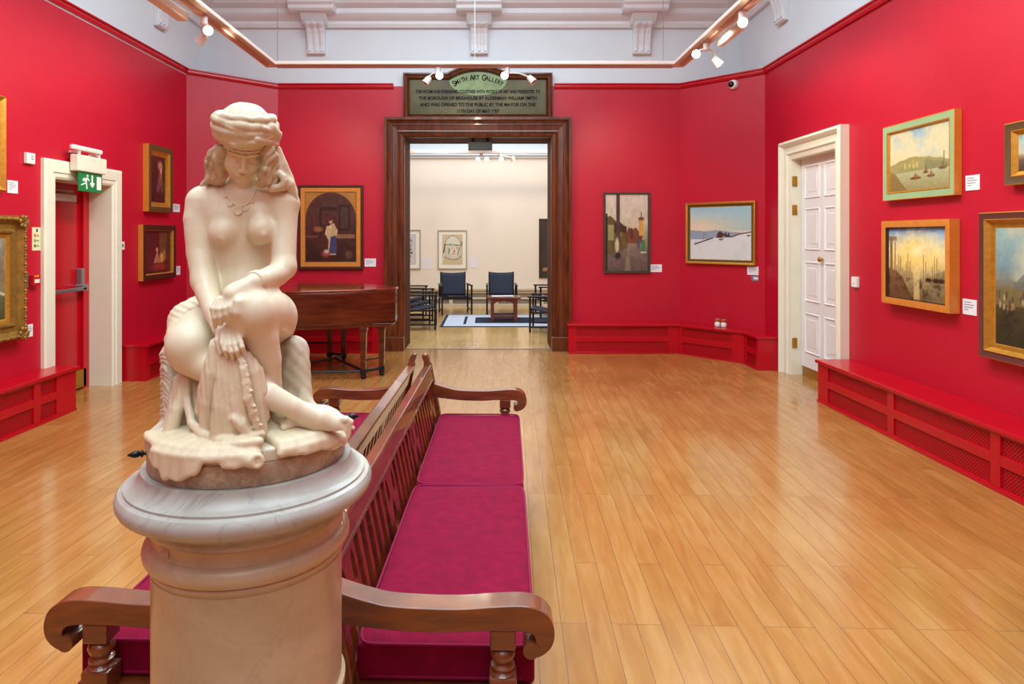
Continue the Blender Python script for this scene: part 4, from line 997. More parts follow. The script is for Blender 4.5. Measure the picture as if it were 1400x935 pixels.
def lens(c, w, a, b):
    m_ = (a+b)/2; h = (b-a)/2
    return [(c+w/2*math.cos(t)*(1-.25*math.sin(t)), m_+h*math.sin(t)) for t in np.linspace(0, 2*PI, 18, endpoint=False)]
def lancet(c, w, a, b):
    return [(c-w/2, a), (c+w/2, a), (c+w/2, a+(b-a)*.45), (c+w*.3, a+(b-a)*.75), (c, b), (c-w*.3, a+(b-a)*.75), (c-w/2, a+(b-a)*.45)]
u = .07
k = 0
while u < BL-.12:
    y1 = min(u+.20, BL-.06)
    pierced('pierced_splat', u, y1, [lens(u+.045, .04, .15, .25), lens(y1-.045, .04, .15, .25), lancet((u+y1)/2, .062, .03, .16)] if y1-u > .15 else [])
    u = y1
    for j in range(5):
        if u+.052+.05 > BL-.06: break
        tb('back_slat', u+.046, u+.046+.038, .02, .272, -.004, .012, BENCHD, .003)
        u += .084
    u += .046
# seat frame
MB().box((.10, .0, .30), (.60, BL, .372)).build('seat_board', BENCHW, root, bevel=.006)
MB().box((.555, .06, .25), (.585, BL-.06, .30)).build('front_rail', BENCHW, root, bevel=.004)
MB().box((.12, .03, .08), (.53, .05, .12)).box((.12, BL-.05, .08), (.53, BL-.03, .12)).build('stretcher', BENCHW, root, bevel=.004)
b2 = copy_tree(root)
b2['label'] = 'walnut gallery bench with scrolled arms facing the left wall'
b2.location = A0+AD*BL; b2.rotation_euler = (0, 0, PI-TH)

VELV = mat('magenta_velvet', (126, 4, 46), .85, spec=.12, sheen=.08, noise=.16, nscale=26, bump=.25, bscale=350)
PIPE = mat('magenta_piping', (140, 6, 64), .7, spec=.2, sheen=.1)
# velvet sheen tints towards pink
for m_ in (VELV, PIPE): m_.node_tree.nodes['Principled BSDF'].inputs['Sheen Tint'].default_value = (1, .35, .6, 1)
def cushion(x0, x1, y0, y1, z0, z1, place, label):
    loc, rot = place
    r = empty('seat_cushion', loc, rot, label, 'cushion', 'velvet seat cushions on the benches')
    nx, ny = 24, 48; c = .022; mb = MB(); H = z1-z0
    def pt(i, j, top):
        fx = i/nx; fy = j/ny
        x = x0+(x1-x0)*fx; y = y0+(y1-y0)*fy
        ex = min(fx, 1-fx)*(x1-x0); ey = min(fy, 1-fy)*(y1-y0); e = min(ex, ey)
        dome = .010*(1-math.exp(-e/.06))+.002*math.sin(y*9+x*5)
        return (x, y, (z1-.010+dome) if top else z0)
    vs = [pt(i, j, True) for j in range(ny+1) for i in range(nx+1)]; o = len(vs)
    vs += [pt(i, j, False) for j in range(ny+1) for i in range(nx+1)]
    I = lambda i, j: j*(nx+1)+i
    fs = [(I(i, j), I(i+1, j), I(i+1, j+1), I(i, j+1)) for j in range(ny) for i in range(nx)]
    fs += [tuple(o+a for a in f[::-1]) for f in fs]
    for i in range(nx): fs += [(I(i, 0)+o, I(i+1, 0)+o, I(i+1, 0), I(i, 0)), (I(i, ny), I(i+1, ny), I(i+1, ny)+o, I(i, ny)+o)]
    for j in range(ny): fs += [(I(0, j), I(0, j+1), I(0, j+1)+o, I(0, j)+o), (I(nx, j)+o, I(nx, j+1)+o, I(nx, j+1), I(nx, j))]
    mb.add(vs, fs); cov = mb.build('cover', VELV, r, bevel=.008, smooth=50)
    rr = []
    for k in range(24*2):
        t = 2*PI*k/48; 
        ca, sa = math.cos(t), math.sin(t); e = .12
        sx = math.copysign(abs(ca)**e, ca); sy = math.copysign(abs(sa)**e, sa)
        rr.append(((x0+x1)/2+sx*(x1-x0)/2, (y0+y1)/2+sy*(y1-y0)/2))
    for z in (z1-.008, z0+.012):
        MB().tube([(a, b, z+.0015*math.sin(9*b)) for a, b in rr], .0042, 8, closed=True).build('piping', PIPE, cov, smooth=60)
    return r
P1 = (A0, -TH); P2 = (A0+AD*BL, PI-TH)
cushion(.135, .606, .062, 1.202, .373, .478, P1, 'magenta velvet cushion nearest the camera on the right-facing bench')
cushion(.135, .606, 1.217, 2.355, .373, .478, P1, 'magenta velvet cushion on the right-facing bench, far half toward the doorway')
cushion(.135, .606, .062, 1.202, .373, .478, P2, 'magenta velvet cushion on the left-facing bench, far one showing past the marble foot')
cushion(.135, .606, 1.217, 2.355, .373, .478, P2, 'magenta velvet cushion on the left-facing bench, near one partly behind the pedestal')

# ---------------------------------------------------------------- far room furniture
NAVY = mat('navy_canvas', (16, 32, 56), .7, noise=.08); EBON = mat('black_lacquer_wood', (16, 15, 18), .35)
def make_chair():
    r = empty('lounge_chair'); W2_ = .29
    for s in (-1, 1):
        for y, h in ((-.30, .56), (.24, .56)): MB().box((s*W2_-.016, y-.016, 0), (s*W2_+.016, y+.016, h)).build('leg', EBON, r, bevel=.003)
        MB().box((s*W2_-.022, -.34, .555), (s*W2_+.022, .30, .58)).build('armrest', EBON, r, bevel=.005)
        MB().box((s*W2_-.012, -.30, .07), (s*W2_+.012, .24, .095)).box((s*W2_-.012, -.30, .30), (s*W2_+.012, .24, .33)).build('side_rail', EBON, r, bevel=.003)
    MB().box((-W2_, -.315, .30), (W2_, -.285, .34)).box((-W2_, .225, .28), (W2_, .255, .32)).build('cross_rail', EBON, r, bevel=.003)
    m = MB(); n = 10; top = []; 
    for j in range(9):
        f = j/8; z = .33+.47*f; y = .16+.17*f
        for i in range(n+1):
            g_ = i/n*2-1; top.append((g_*(.235+.015*f), y+.035*(1-g_*g_), z-.018*(1-g_*g_)*f))
    fs = [(j*(n+1)+i, j*(n+1)+i+1, (j+1)*(n+1)+i+1, (j+1)*(n+1)+i) for j in range(8) for i in range(n)]
    m.add(top, fs); o = m.build('backrest', NAVY, r, smooth=60); sd = o.modifiers.new('thick', 'SOLIDIFY'); sd.thickness = .014
    m = MB(); vs = []
    for j in range(9):
        f = j/8; y = -.31+.5*f; z = .385-.09*f
        for i in range(n+1):
            g_ = i/n*2-1; vs.append((g_*.255, y, z-.03*(1-g_*g_)))
    m.add(vs, fs); o = m.build('seat', NAVY, r, smooth=60); sd = o.modifiers.new('thick', 'SOLIDIFY'); sd.thickness = .014
    for s in (-1, 1): MB().box((s*.25-.012, .325, .30), (s*.25+.012, .35, .81)).build('back_upright', EBON, r, bevel=.003)
    return r
ch = make_chair()
ch_spots = [((-.70, 13.45), .18, 'navy canvas lounge chair left of the coffee table, facing the doorway'),
            ((.23, 13.5), 0, 'navy canvas lounge chair directly behind the coffee table'),
            ((-1.22, 11.35), PI/2+.05, 'navy canvas lounge chair nearest the doorway in the row on the left'),
            ((-1.36, 12.1), PI/2, 'navy canvas lounge chair second in the row on the left of the rug'),
            ((-1.55, 12.85), PI/2, 'navy canvas lounge chair third in the row on the left of the rug'),
            ((.98, 11.02), -PI/2-.15, 'navy canvas lounge chair nearest the doorway at the right of the rug'),
            ((1.22, 12.95), -PI/2+.1, 'navy canvas lounge chair farther back at the right of the rug')]
for i, ((x, y), a, lb) in enumerate(ch_spots):
    c = ch if i == 0 else copy_tree(ch)
    c.location = (x, y, .0115 if i == 6 else 0); c.rotation_euler = (0, 0, a)
    tag(c, lb, 'chair', 'navy lounge chairs around the rug')
# rug
q = empty('rug', (.35, 12.25, 0), 0, 'blue and white bordered rug on the floor beyond the doorway', 'rug')
RW = mat('rug_pale_blue', (196, 208, 226), .9, noise=.06, nscale=30); RN = mat('rug_navy', (20, 34, 54), .9, noise=.1)
MB().box((-1.2, -.85, .001), (1.2, .85, .008)).build('edge_binding', RN, q)
MB().box((-1.15, -.80, .008), (1.15, .80, .010)).build('pale_field', RW, q)
MB().box((-.62, -.42, .010), (.95, .42, .0115)).build('dark_field', RN, q)
MB().box((-.82, -.55, .010), (-.77, .55, .0115)).build('dark_bar', RN, q)
MB().box((1.03, -.55, .010), (1.08, .55, .0115)).build('dark_bar', RN, q)
# coffee table
q = empty('coffee_table', (.25, 12.3, .0115), 0, 'low reddish oak table with shaped apron standing on the rug', 'table')
RO = wood('red_oak', (96, 38, 20), (136, 62, 36), .35, .3, (5, 5, 5), 2)
MB().box((-.30, -.25, .40), (.30, .25, .43)).build('tabletop', RO, q, bevel=.005)
for sx in (-1, 1):
    for sy in (-1, 1): MB().box((sx*.21-.03, sy*.19-.03, 0), (sx*.21+.03, sy*.19+.03, .40)).build('leg', RO, q, bevel=.004)
for sy in (-1, 1):
    MB().prism([(-.18, .40), (-.18, .30), (-.15, .33), (-.10, .35), (-.06, .34), (-.03, .36), (.03, .36), (.06, .34), (.10, .35), (.15, .33), (.18, .30), (.18, .40)], sy*.19-.01, sy*.19+.01, 'xz').build('apron', RO, q)
    MB().box((-.18, sy*.19-.012, .06), (.18, sy*.19+.012, .10)).build('stretcher', RO, q)
for k, (x, y, a, lb) in enumerate(((-.02, .02, .1, 'open white leaflet on the coffee table'),)):
    q = empty('leaflet', (.25+x, 12.3+y, .4425), a, lb, 'paper')
    MB().box((-.2, -.12, 0), (0, .12, .003)).box((.005, -.12, 0), (.2, .12, .004)).build('pages', CARD, q)
# far wall: framed drawings and radiators
WF = Wall((-5, Y2), (5, Y2))
PALEF = mat('pale_wood_frame', (176, 164, 136), .4); MOUNT = mat('white_mount', (238, 238, 228), .7)
def drawing(x0, x1, y0, y1, painter, label, fm=PALEF, mount=.10, grp=None):
    s0, zt = WF.hit(x0, y0, .03); s1, zb = WF.hit(x1, y1, .03)
    pr = [(0, 1, 0), (.022, 1, 0), (.024, .4, 0)]+([(.026, .4, 1), (mount, .38, 1)] if mount else [])
    return picture(WF, s0, s1, zb, zt, .03, pr, [fm, MOUNT], painter, label, group=grp, name='framed_drawing' if mount else 'framed_painting', px=.012)
drawing(598.5, 638.5, 314.5, 368, p_helmet, 'framed ink drawing of a helmeted head on the far white wall')
drawing(535, 575, 314, 368, p_scribble, 'framed dark ink drawing cut by the left door jamb on the far wall')
drawing(737, 790, 299, 380, p_nude_dark, 'dark framed painting cut by the right door jamb on the far wall', DKBR, 0)
def fplate(x0, x1, y0, y1, lb):
    s0, zt = WF.hit(x0, y0); s1, zb = WF.hit(x1, y1)
    r = WF.root('wall_label', s0, zb, lb, 'label', 'exhibition labels beside the pictures'); MB().box((0, -.005, 0), (s1-s0, -.001, zt-zb)).build('card', CARD, r)
fplate(578, 590, 351, 368, 'white card between the two drawings on the far wall')
fplate(642.5, 653, 352, 366, 'white card right of the helmeted head drawing')
CR2 = mat('cream_radiator_paint', (214, 206, 190), .4)
q = empty('radiator_bench', (0, Y2, 0), 0, 'cream radiator bench along the far room wall behind the chairs', 'radiator bench')
MB().box((XL2+.05, -.30, .33), (XR2-.05, -.001, .36)).build('bench_top', mat('tan_board', (176, 150, 116), .4), q, bevel=.005)
mb = MB(); mb.box((XL2+.05, -.27, 0), (XR2-.05, -.25, .05)); mb.box((XL2+.05, -.27, .28), (XR2-.05, -.25, .33)); mb.box((XL2+.05, -.27, .15), (XR2-.05, -.25, .19))
x = XL2+.1
while x < XR2-.1: mb.box((x, -.272, 0), (x+.08, -.25, .33)); x += 1.0
mb.build('panel_frame', CR2, q, bevel=.003)
MB().box((XL2+.06, -.235, .01), (XR2-.06, -.23, .32)).build('grille', mat('grey_grille', (150, 140, 126), .5), q)
# far room track lights
def far_spot(x, lb, pair):
    r = empty('ceiling_spotlight', (x, 12.2, 3.0), 0, lb, 'spotlight', 'spotlights in the far room')
    MB().lathe([(.03, 0), (.03, .04)], 12).build('mount', WL_, r)
    for sx in pair:
        MB().tube([(0, 0, 0), (sx*.5, 0, -.01), (sx, 0, -.04)], .01, 8).build('arm', WL_, r)
        head(r, (sx, 0, -.06), (.1*sx, -1 if abs(sx) < .13 else .3, -.3), abs(sx) < .13)
q = empty('lighting_gantry', (0, 12.2, 3.04), 0, 'white lighting beam hanging in the far room behind the doorway head', 'light gantry')
MB().box((-2.4, -.05, 0), (2.4, .05, .05)).build('beam', WL_, q, bevel=.004)
for x in (-2.2, 0, 2.2): MB().box((x-.004, -.004, .05), (x+.004, .004, 2.26)).build('hanging_wire', STEEL, q)
far_spot(-.16, 'lit spotlight pair at the left end of the group in the far room', (.10, -.06)); far_spot(.18, 'lit spotlight in the far room with a second dark head at its right', (0.02, .24))
# ---------------------------------------------------------------- marble: pedestal and statue
def marble(name, c_hi, c_lo, vein, vs=6, vamt=.35, rough=.35, sss=.12, grime=0):
    m = bpy.data.materials.new(name); m.use_nodes = True; nt = m.node_tree; b = nt.nodes['Principled BSDF']; L = nt.links.new
    tc = nt.nodes.new('ShaderNodeTexCoord')
    n = nt.nodes.new('ShaderNodeTexNoise'); n.inputs['Scale'].default_value = vs; n.inputs['Detail'].default_value = 8; n.inputs['Distortion'].default_value = 1.6
    L(tc.outputs['Object'], n.inputs['Vector'])
    rp = nt.nodes.new('ShaderNodeValToRGB'); e = rp.color_ramp.elements
    e[0].position = .28; e[0].color = (*hexc(*c_lo), 1); e[1].position = .66; e[1].color = (*hexc(*c_hi), 1); L(n.outputs['Fac'], rp.inputs[0])
    n2 = nt.nodes.new('ShaderNodeTexNoise'); n2.inputs['Scale'].default_value = vs*.6; n2.inputs['Detail'].default_value = 10; n2.inputs['Distortion'].default_value = 3
    L(tc.outputs['Object'], n2.inputs['Vector'])
    r2 = nt.nodes.new('ShaderNodeValToRGB'); q = r2.color_ramp.elements
    q[0].position = .485; q[0].color = (0, 0, 0, 1); q[1].position = .5; q[1].color = (vamt, vamt, vamt, 1); x = q.new(.515); x.color = (0, 0, 0, 1)
    L(n2.outputs['Fac'], r2.inputs[0])
    mx = nt.nodes.new('ShaderNodeMix'); mx.data_type = 'RGBA'; L(r2.outputs[0], mx.inputs['Factor']); L(rp.outputs[0], mx.inputs[6]); mx.inputs[7].default_value = (*hexc(*vein), 1)
    last = mx.outputs[2]
    if grime:
        n4 = nt.nodes.new('ShaderNodeTexNoise'); n4.inputs['Scale'].default_value = 34; n4.inputs['Detail'].default_value = 6; n4.inputs['Roughness'].default_value = .7; L(tc.outputs['Object'], n4.inputs['Vector'])
        r4 = nt.nodes.new('ShaderNodeValToRGB'); r4.color_ramp.elements[0].position = .5; r4.color_ramp.elements[1].position = .62
        r4.color_ramp.elements[0].color = (0, 0, 0, 1); r4.color_ramp.elements[1].color = (grime, grime, grime, 1); L(n4.outputs['Fac'], r4.inputs[0])
        m4 = nt.nodes.new('ShaderNodeMix'); m4.data_type = 'RGBA'; L(r4.outputs[0], m4.inputs['Factor']); L(last, m4.inputs[6]); m4.inputs[7].default_value = (*hexc(*vein), 1); last = m4.outputs[2]
    L(last, b.inputs['Base Color'])
    b.inputs['Roughness'].default_value = rough; b.inputs['Subsurface Weight'].default_value = sss; b.inputs['Subsurface Scale'].default_value = .01
    b.inputs['Subsurface Radius'].default_value = (1, .7, .4)
    return m
M_BODY = marble('statue_marble', (230, 220, 196), (220, 204, 172), (188, 164, 128), 3, .08, .38, .06)
M_DRAPE = marble('drapery_marble', (228, 216, 188), (212, 194, 160), (168, 142, 106), 5, .15, .5, .05)
M_HAIR = marble('hair_marble', (204, 186, 154), (182, 160, 126), (142, 118, 88), 6, .2, .5, .05)
M_ROCK = marble('rough_marble', (216, 208, 190), (194, 178, 148), (156, 130, 102), 8, .15, .6, .1, .3)
M_PED = marble('pedestal_marble', (204, 188, 158), (180, 162, 130), (132, 114, 90), 3.2, .16, .28, .05, .12)
M_LIP = marble('pedestal_cap_marble', (186, 186, 180), (150, 144, 132), (110, 108, 106), 5, .3, .3, .05)
M_BAND = marble('brown_mottled_marble', (172, 156, 134), (140, 124, 104), (204, 188, 158), 14, .5, .4, 0, .6)

PC = Vector((-.499, 1.40, 0))
q = empty('pedestal', PC, 0, 'round grey-veined marble column pedestal with moulded cap under the statue', 'pedestal')
MB().lathe([(.186, .60), (.186, .885), (.188, .893)], 96).build('shaft', M_PED, q, smooth=40)
MB().lathe([(.24, 0), (.24, .10), (.232, .12), (.215, .14), (.205, .17), (.20, .20), (.186, .24), (.186, .60), (.1861, .60), (.193, .605), (.1935, .625), (.1862, .632)], 96).build('base', M_PED, q, smooth=30)
MB().lathe([(.186, .892), (.188, .898), (.191, .902), (.191, .908), (.189, .911), (.196, .914), (.2015, .923), (.2025, .932), (.200, .941), (.194, .947), (.189, .949), (.189, .952), (.186, .955), (.186, .968), (.188, .974), (.188, .978), (.1955, .981)], 96).build('astragal', M_PED, q, smooth=30)
MB().lathe([(.1955, .981), (.199, .986), (.200, .992), (.200, .998), (.204, .999), (.212, 1.006), (.225, 1.013), (.238, 1.018), (.2445, 1.024), (.2485, 1.033), (.2492, 1.040), (.2475, 1.048), (.2425, 1.0545), (.235, 1.0570), (.234, 1.0575), (.2335, 1.0620), (.226, 1.0635), (.217, 1.0685), (.210, 1.0760), (.2055, 1.0845), (.2040, 1.0925), (.1, 1.0925)], 96).build('moulded_cap', M_LIP, q, smooth=30)
ra_ = math.radians(-90-14-20)       # rosette looks towards the viewer's left
MB().lathe([(.015, -.002), (.016, .0015), (.012, .0025), (.010, .001), (.006, .0015), (.003, .004), (.0005, .004)], 24, M=Matrix.Translation((.186*math.cos(ra_), .186*math.sin(ra_), .9615)) @ Vector((math.cos(ra_), math.sin(ra_), 0)).to_track_quat('Z', 'Y').to_matrix().to_4x4()).build('carved_rosette', M_PED, q, smooth=40)

# ---- implicit surfaces on a voxel grid, meshed with surface nets
class Vol:
    def __init__(s, lo, hi, h):
        s.lo = np.array(lo, float); s.h = h; s.n = np.ceil((np.array(hi)-s.lo)/h).astype(int)+1
        s.a = np.full(s.n, .06, np.float32)
        s.ax = [s.lo[i]+h*np.arange(s.n[i]) for i in range(3)]
    def sub(s, lo, hi):
        i0 = np.maximum(0, np.floor((np.array(lo)-s.lo)/s.h).astype(int)); i1 = np.minimum(s.n, np.ceil((np.array(hi)-s.lo)/s.h).astype(int)+1)
        if (i1 <= i0).any(): return None
        sl = tuple(slice(a, b) for a, b in zip(i0, i1))
        x = s.ax[0][sl[0]][:, None, None].astype(np.float32); y = s.ax[1][sl[1]][None, :, None].astype(np.float32); z = s.ax[2][sl[2]][None, None, :].astype(np.float32)
        return sl, x, y, z
    def comb(s, lo, hi, fn, k, carve=False):
        pad = k+.008; r = s.sub(np.array(lo)-pad, np.array(hi)+pad)
        if r is None: return
        sl, x, y, z = r; d = fn(x, y, z); a = s.a[sl]
        if carve: d = -d; h = np.maximum(k-np.abs(a-d), 0)/max(k, 1e-6); s.a[sl] = np.maximum(a, d)+h*h*k/4
        else: h = np.maximum(k-np.abs(a-d), 0)/max(k, 1e-6); s.a[sl] = np.minimum(a, d)-h*h*k/4
    def cap(s, a, b, ra, rb, k=.01, carve=False, flat=None):
        a = np.array(a, float); b = np.array(b, float); ba = b-a; L = float(ba@ba)+1e-12; R = max(ra, rb)
        def fn(x, y, z):
            t = np.clip(((x-a[0])*ba[0]+(y-a[1])*ba[1]+(z-a[2])*ba[2])/L, 0, 1)
            dx = x-a[0]-t*ba[0]; dy = y-a[1]-t*ba[1]; dz = z-a[2]-t*ba[2]
            return np.sqrt(dx*dx+dy*dy+dz*dz)-(ra+(rb-ra)*t)
        s.comb(np.minimum(a, b)-R, np.maximum(a, b)+R, fn, k, carve)
    def chain(s, pts, k=.01, carve=False):
        A = [(np.array(p, float), r) for p, r in pts]
        lo = np.minimum.reduce([p-r for p, r in A]); hi = np.maximum.reduce([p+r for p, r in A])
        def fn(x, y, z):
            out = None
            for (a, ra), (b, rb) in zip(A[:-1], A[1:]):
                ba = b-a; L = float(ba@ba)+1e-12
                t = np.clip(((x-a[0])*ba[0]+(y-a[1])*ba[1]+(z-a[2])*ba[2])/L, 0, 1)
                dx = x-a[0]-t*ba[0]; dy = y-a[1]-t*ba[1]; dz = z-a[2]-t*ba[2]
                v_ = np.sqrt(dx*dx+dy*dy+dz*dz)-(ra+(rb-ra)*t)
                if out is None: out = v_
                else: h = np.maximum(.004-np.abs(out-v_), 0)/.004; out = np.minimum(out, v_)-h*h*.0004
            return out
        s.comb(lo, hi, fn, k, carve)
    def ell(s, c, r, R=None, k=.01, carve=False):
        c = np.array(c, float); r = np.array(r, float); M = np.array(R, float) if R is not None else np.eye(3); m = r.max()
        def fn(x, y, z):
            X, Y, Z = x-c[0], y-c[1], z-c[2]
            u = M[0, 0]*X+M[0, 1]*Y+M[0, 2]*Z; v = M[1, 0]*X+M[1, 1]*Y+M[1, 2]*Z; w_ = M[2, 0]*X+M[2, 1]*Y+M[2, 2]*Z
            k0 = np.sqrt((u/r[0])**2+(v/r[1])**2+(w_/r[2])**2); k1 = np.sqrt((u/r[0]**2)**2+(v/r[1]**2)**2+(w_/r[2]**2)**2)+1e-9
            return k0*(k0-1)/k1
        s.comb(c-m, c+m, fn, k, carve)
    def disp(s, lo, hi, fn):
        r = s.sub(lo, hi)
        if r is None: return
        sl, x, y, z = r; s.a[sl] += fn(x, y, z)
    def mesh(s, name, m, parent, origin, smooth_it=1):
        a = s.a; ins = a < 0
        c = np.zeros(tuple(np.array(a.shape)-1), np.int8)
        for i in (0, 1):
            for j in (0, 1):
                for k in (0, 1): c += ins[i:a.shape[0]-1+i, j:a.shape[1]-1+j, k:a.shape[2]-1+k]
        ci = np.argwhere((c > 0) & (c < 8)); n = len(ci)
        idx = np.full(c.shape, -1, np.int32); idx[tuple(ci.T)] = np.arange(n)
        corn = np.array([(i, j, k) for i in (0, 1) for j in (0, 1) for k in (0, 1)])
        val = np.stack([a[tuple((ci+o).T)] for o in corn], 1)
        acc = np.zeros((n, 3)); cnt = np.zeros(n)
        for p in range(8):
            for q_ in range(p+1, 8):
                if np.abs(corn[p]-corn[q_]).sum() != 1: continue
                va, vb = val[:, p], val[:, q_]; mm = (va < 0) != (vb < 0); t = np.where(mm, va/(va-vb+1e-12), 0)
                pos = corn[p]+t[:, None]*(corn[q_]-corn[p]); acc[mm] += pos[mm]; cnt[mm] += 1
        V = (ci+acc/np.maximum(cnt, 1)[:, None])*s.h+s.lo-np.array(origin)
        F = []
        for ax in range(3):
            o1, o2 = [(1, 2), (2, 0), (0, 1)][ax]
            sl0 = [slice(1, -1)]*3; sl0[ax] = slice(0, -1); sl1 = [slice(1, -1)]*3; sl1[ax] = slice(1, None)
            A, B = ins[tuple(sl0)], ins[tuple(sl1)]
            for flip, msk in ((False, A & ~B), (True, ~A & B)):
                e = np.argwhere(msk)
                if not len(e): continue
                off = np.ones(3, int); off[ax] = 0; e = e+off
                e1 = np.zeros(3, int); e1[o1] = 1; e2 = np.zeros(3, int); e2[o2] = 1
                quad = np.stack([idx[tuple((e-e1-e2).T)], idx[tuple((e-e2).T)], idx[tuple(e.T)], idx[tuple((e-e1).T)]], 1)
                F.append(quad if not flip else quad[:, ::-1])
        F = np.concatenate(F); F = F[(F >= 0).all(1)]
        for _ in range(smooth_it):     # light laplacian
            sm_ = np.zeros_like(V); ct = np.zeros(len(V))
            for i in range(4):
                a_, b_ = F[:, i], F[:, (i+1) % 4]
                for kk in range(3): sm_[:, kk] += np.bincount(a_, V[b_, kk], len(V))+np.bincount(b_, V[a_, kk], len(V))
                ct += np.bincount(a_, minlength=len(V))+np.bincount(b_, minlength=len(V))
            V = V*.5+.5*sm_/np.maximum(ct, 1)[:, None]
        me = bpy.data.meshes.new(name); me.vertices.add(len(V)); me.vertices.foreach_set('co', V.astype(np.float32).ravel())
        me.loops.add(len(F)*4); me.loops.foreach_set('vertex_index', F.astype(np.int32).ravel())
        me.polygons.add(len(F)); me.polygons.foreach_set('loop_start', np.arange(0, len(F)*4, 4, dtype=np.int32)); me.polygons.foreach_set('loop_total', np.full(len(F), 4, np.int32))
        me.update(); me.validate(); me.materials.append(m); me.shade_smooth()
        o = bpy.data.objects.new(name, me); COL.objects.link(o); o.parent = parent
        return o

ZB0 = 1.0925                                     # top of the pedestal
st = empty('statue', (PC.x, PC.y, ZB0), 0, 'cream marble statue of a seated young woman in a headscarf on the round pedestal', 'statue')
ORG = np.array([PC.x, PC.y, ZB0])
def P(px, py, dy=0.0):
    D = 1.4+dy; return np.array([(px-VX)/F_PX*D, D, CH-(py-VY)/F_PX*D])
FWD = np.array([.335, -.942, 0]); FWD /= np.linalg.norm(FWD); RGT = np.array([.942, .335, 0]); RGT /= np.linalg.norm(RGT); UPV = np.array([0, 0, 1.])
TB = np.stack([RGT, FWD, UPV])                   # torso frame rows

# ---- head frame: bowed
pit, rol = math.radians(38), math.radians(3)
f_ = FWD*math.cos(pit)-UPV*math.sin(pit); u_ = UPV*math.cos(pit)+FWD*math.sin(pit)
r_ = RGT*math.cos(rol)-u_*math.sin(rol); u_ = u_*math.cos(rol)+RGT*math.sin(rol)
HF = np.stack([r_, f_, u_]); HC = P(334, 196.5, -.015)
def H(x, f, u): return HC+r_*x+f_*f+u_*u

b = Vol([-.68, 1.17, 1.17], [-.245, 1.55, 1.80], .0014)
# torso
b.ell(P(329, 303, .030), (.072, .044, .070), TB, .02)
b.ell(P(333, 342, .034), (.059, .040, .056), TB, .03)
b.ell(P(337, 383, .034), (.056, .042, .060), TB, .03)
b.ell(P(333, 404, .012), (.046, .030, .042), TB, .03)
b.ell(P(335, 430, .045), (.086, .056, .058), TB, .03)
b.cap(P(279, 275, .030), P(388, 277, .030), .030, .030, .035)
b.cap(P(303, 262, .034), P(362, 262, .034), .024, .024, .03)
b.ell(P(307, 321, -.004), (.0285, .029, .0265), TB, .012); b.ell(P(357, 317, -.004), (.0275, .029, .026), TB, .012)
b.cap(P(308, 296, .004), P(308, 312, -.002), .018, .022, .02); b.cap(P(356, 294, .004), P(356, 308, -.002), .018, .021, .02)
b.ell(P(304, 326, -.0290), (.005, .003, .005), TB, .006); b.ell(P(360, 321, -.0285), (.005, .003, .005), TB, .006)
b.cap(P(332, 300, -.022), P(332, 335, -.022), .003, .003, .014, True)
b.ell(P(318, 395, -.020), (.005, .006, .006), TB, .008, True)
# collar bones and throat hollow
b.cap(P(328, 268, .0), P(285, 262, .012), .006, .006, .014); b.cap(P(337, 268, .0), P(382, 263, .012), .006, .006, .014)
# neck
b.cap(P(333, 268, .020), H(0, -.012, -.045), .027, .024, .02)
# arm on the viewer's left: hangs down, hand on the cloth
b.chain([(P(277, 278, .026), .034), (P(272, 300, .018), .0305), (P(274, 345, .004), .0275), (P(279, 384, -.018), .0245)], .012)
b.chain([(P(279, 384, -.018), .0235), (P(284, 400, -.042), .0235), (P(292, 425, -.085), .0195), (P(302, 450, -.118), .0135)], .012)
# arm on the viewer's right: elbow bent, forearm across, hand over the knee
b.chain([(P(387, 280, .026), .033), (P(388, 305, .018), .0275), (P(388, 340, .004), .0250), (P(388, 364, -.008), .0245)], .012)
b.chain([(P(388, 366, -.010), .023), (P(380, 374, -.028), .0235), (P(364, 380, -.075), .020), (P(347, 386, -.122), .0145)], .012)
# upper hand
_w = P(300, 414, -.152)-P(343, 386, -.125); _w /= np.linalg.norm(_w)
_n = np.cross(_w, np.cross(FWD+.5*UPV, _w)); _n /= np.linalg.norm(_n); _s = np.cross(_n, _w)
b.ell(P(321, 399, -.144), (.024, .0105, .0175), np.stack([_w, _n, _s]), .010)
b.chain([(P(346, 386, -.122), .0145), (P(334, 392, -.136), .0125), (P(318, 402, -.148), .0115)], .012)
for (k0, k1, k2, rr) in (((299, 409), (291, 422), (294.5, 447), .0048), ((306, 411), (299.5, 423), (301.5, 443), .0051), ((313, 412), (308, 422), (309, 437), .0052), ((320, 412), (316, 420), (316.5, 431), .0050)):
    m0 = (np.array(k1)+np.array(k2))/2
    b.cap(P(*k0, -.154), P(*k1, -.164), rr+.0014, rr+.0008, .005); b.chain([(P(*k1, -.164), rr+.0007), (P(*m0, -.165), rr+.0001), (P(*k2, -.156), rr-.0009)], .0018)
b.chain([(P(331, 404, -.138), .009), (P(325, 413, -.164), .0068), (P(323, 427, -.168), .0056)], .005)
# lower hand
b.ell(P(314, 456, -.138), (.0175, .0105, .015), TB, .010)
b.chain([(P(302, 448, -.116), .0135), (P(311, 457, -.138), .0125)], .010)
for (k0, k1, k2, rr) in (((304, 459), (304, 470), (311, 488), .0046), ((312, 461), (313, 472), (318.5, 490), .0049), ((319, 461), (321, 471), (326, 488), .0049), ((325, 459), (329, 468), (333, 481), .0047)):
    m0 = (np.array(k1)+np.array(k2))/2
    b.cap(P(*k0, -.148), P(*k1, -.162), rr+.0012, rr+.0006, .004); b.chain([(P(*k1, -.162), rr+.0005), (P(*m0, -.166), rr), (P(*k2, -.158), rr-.0008)], .0018)
b.chain([(P(301, 453, -.138), .0075), (P(297, 466, -.150), .0056), (P(302, 483, -.154), .0048)], .0025)
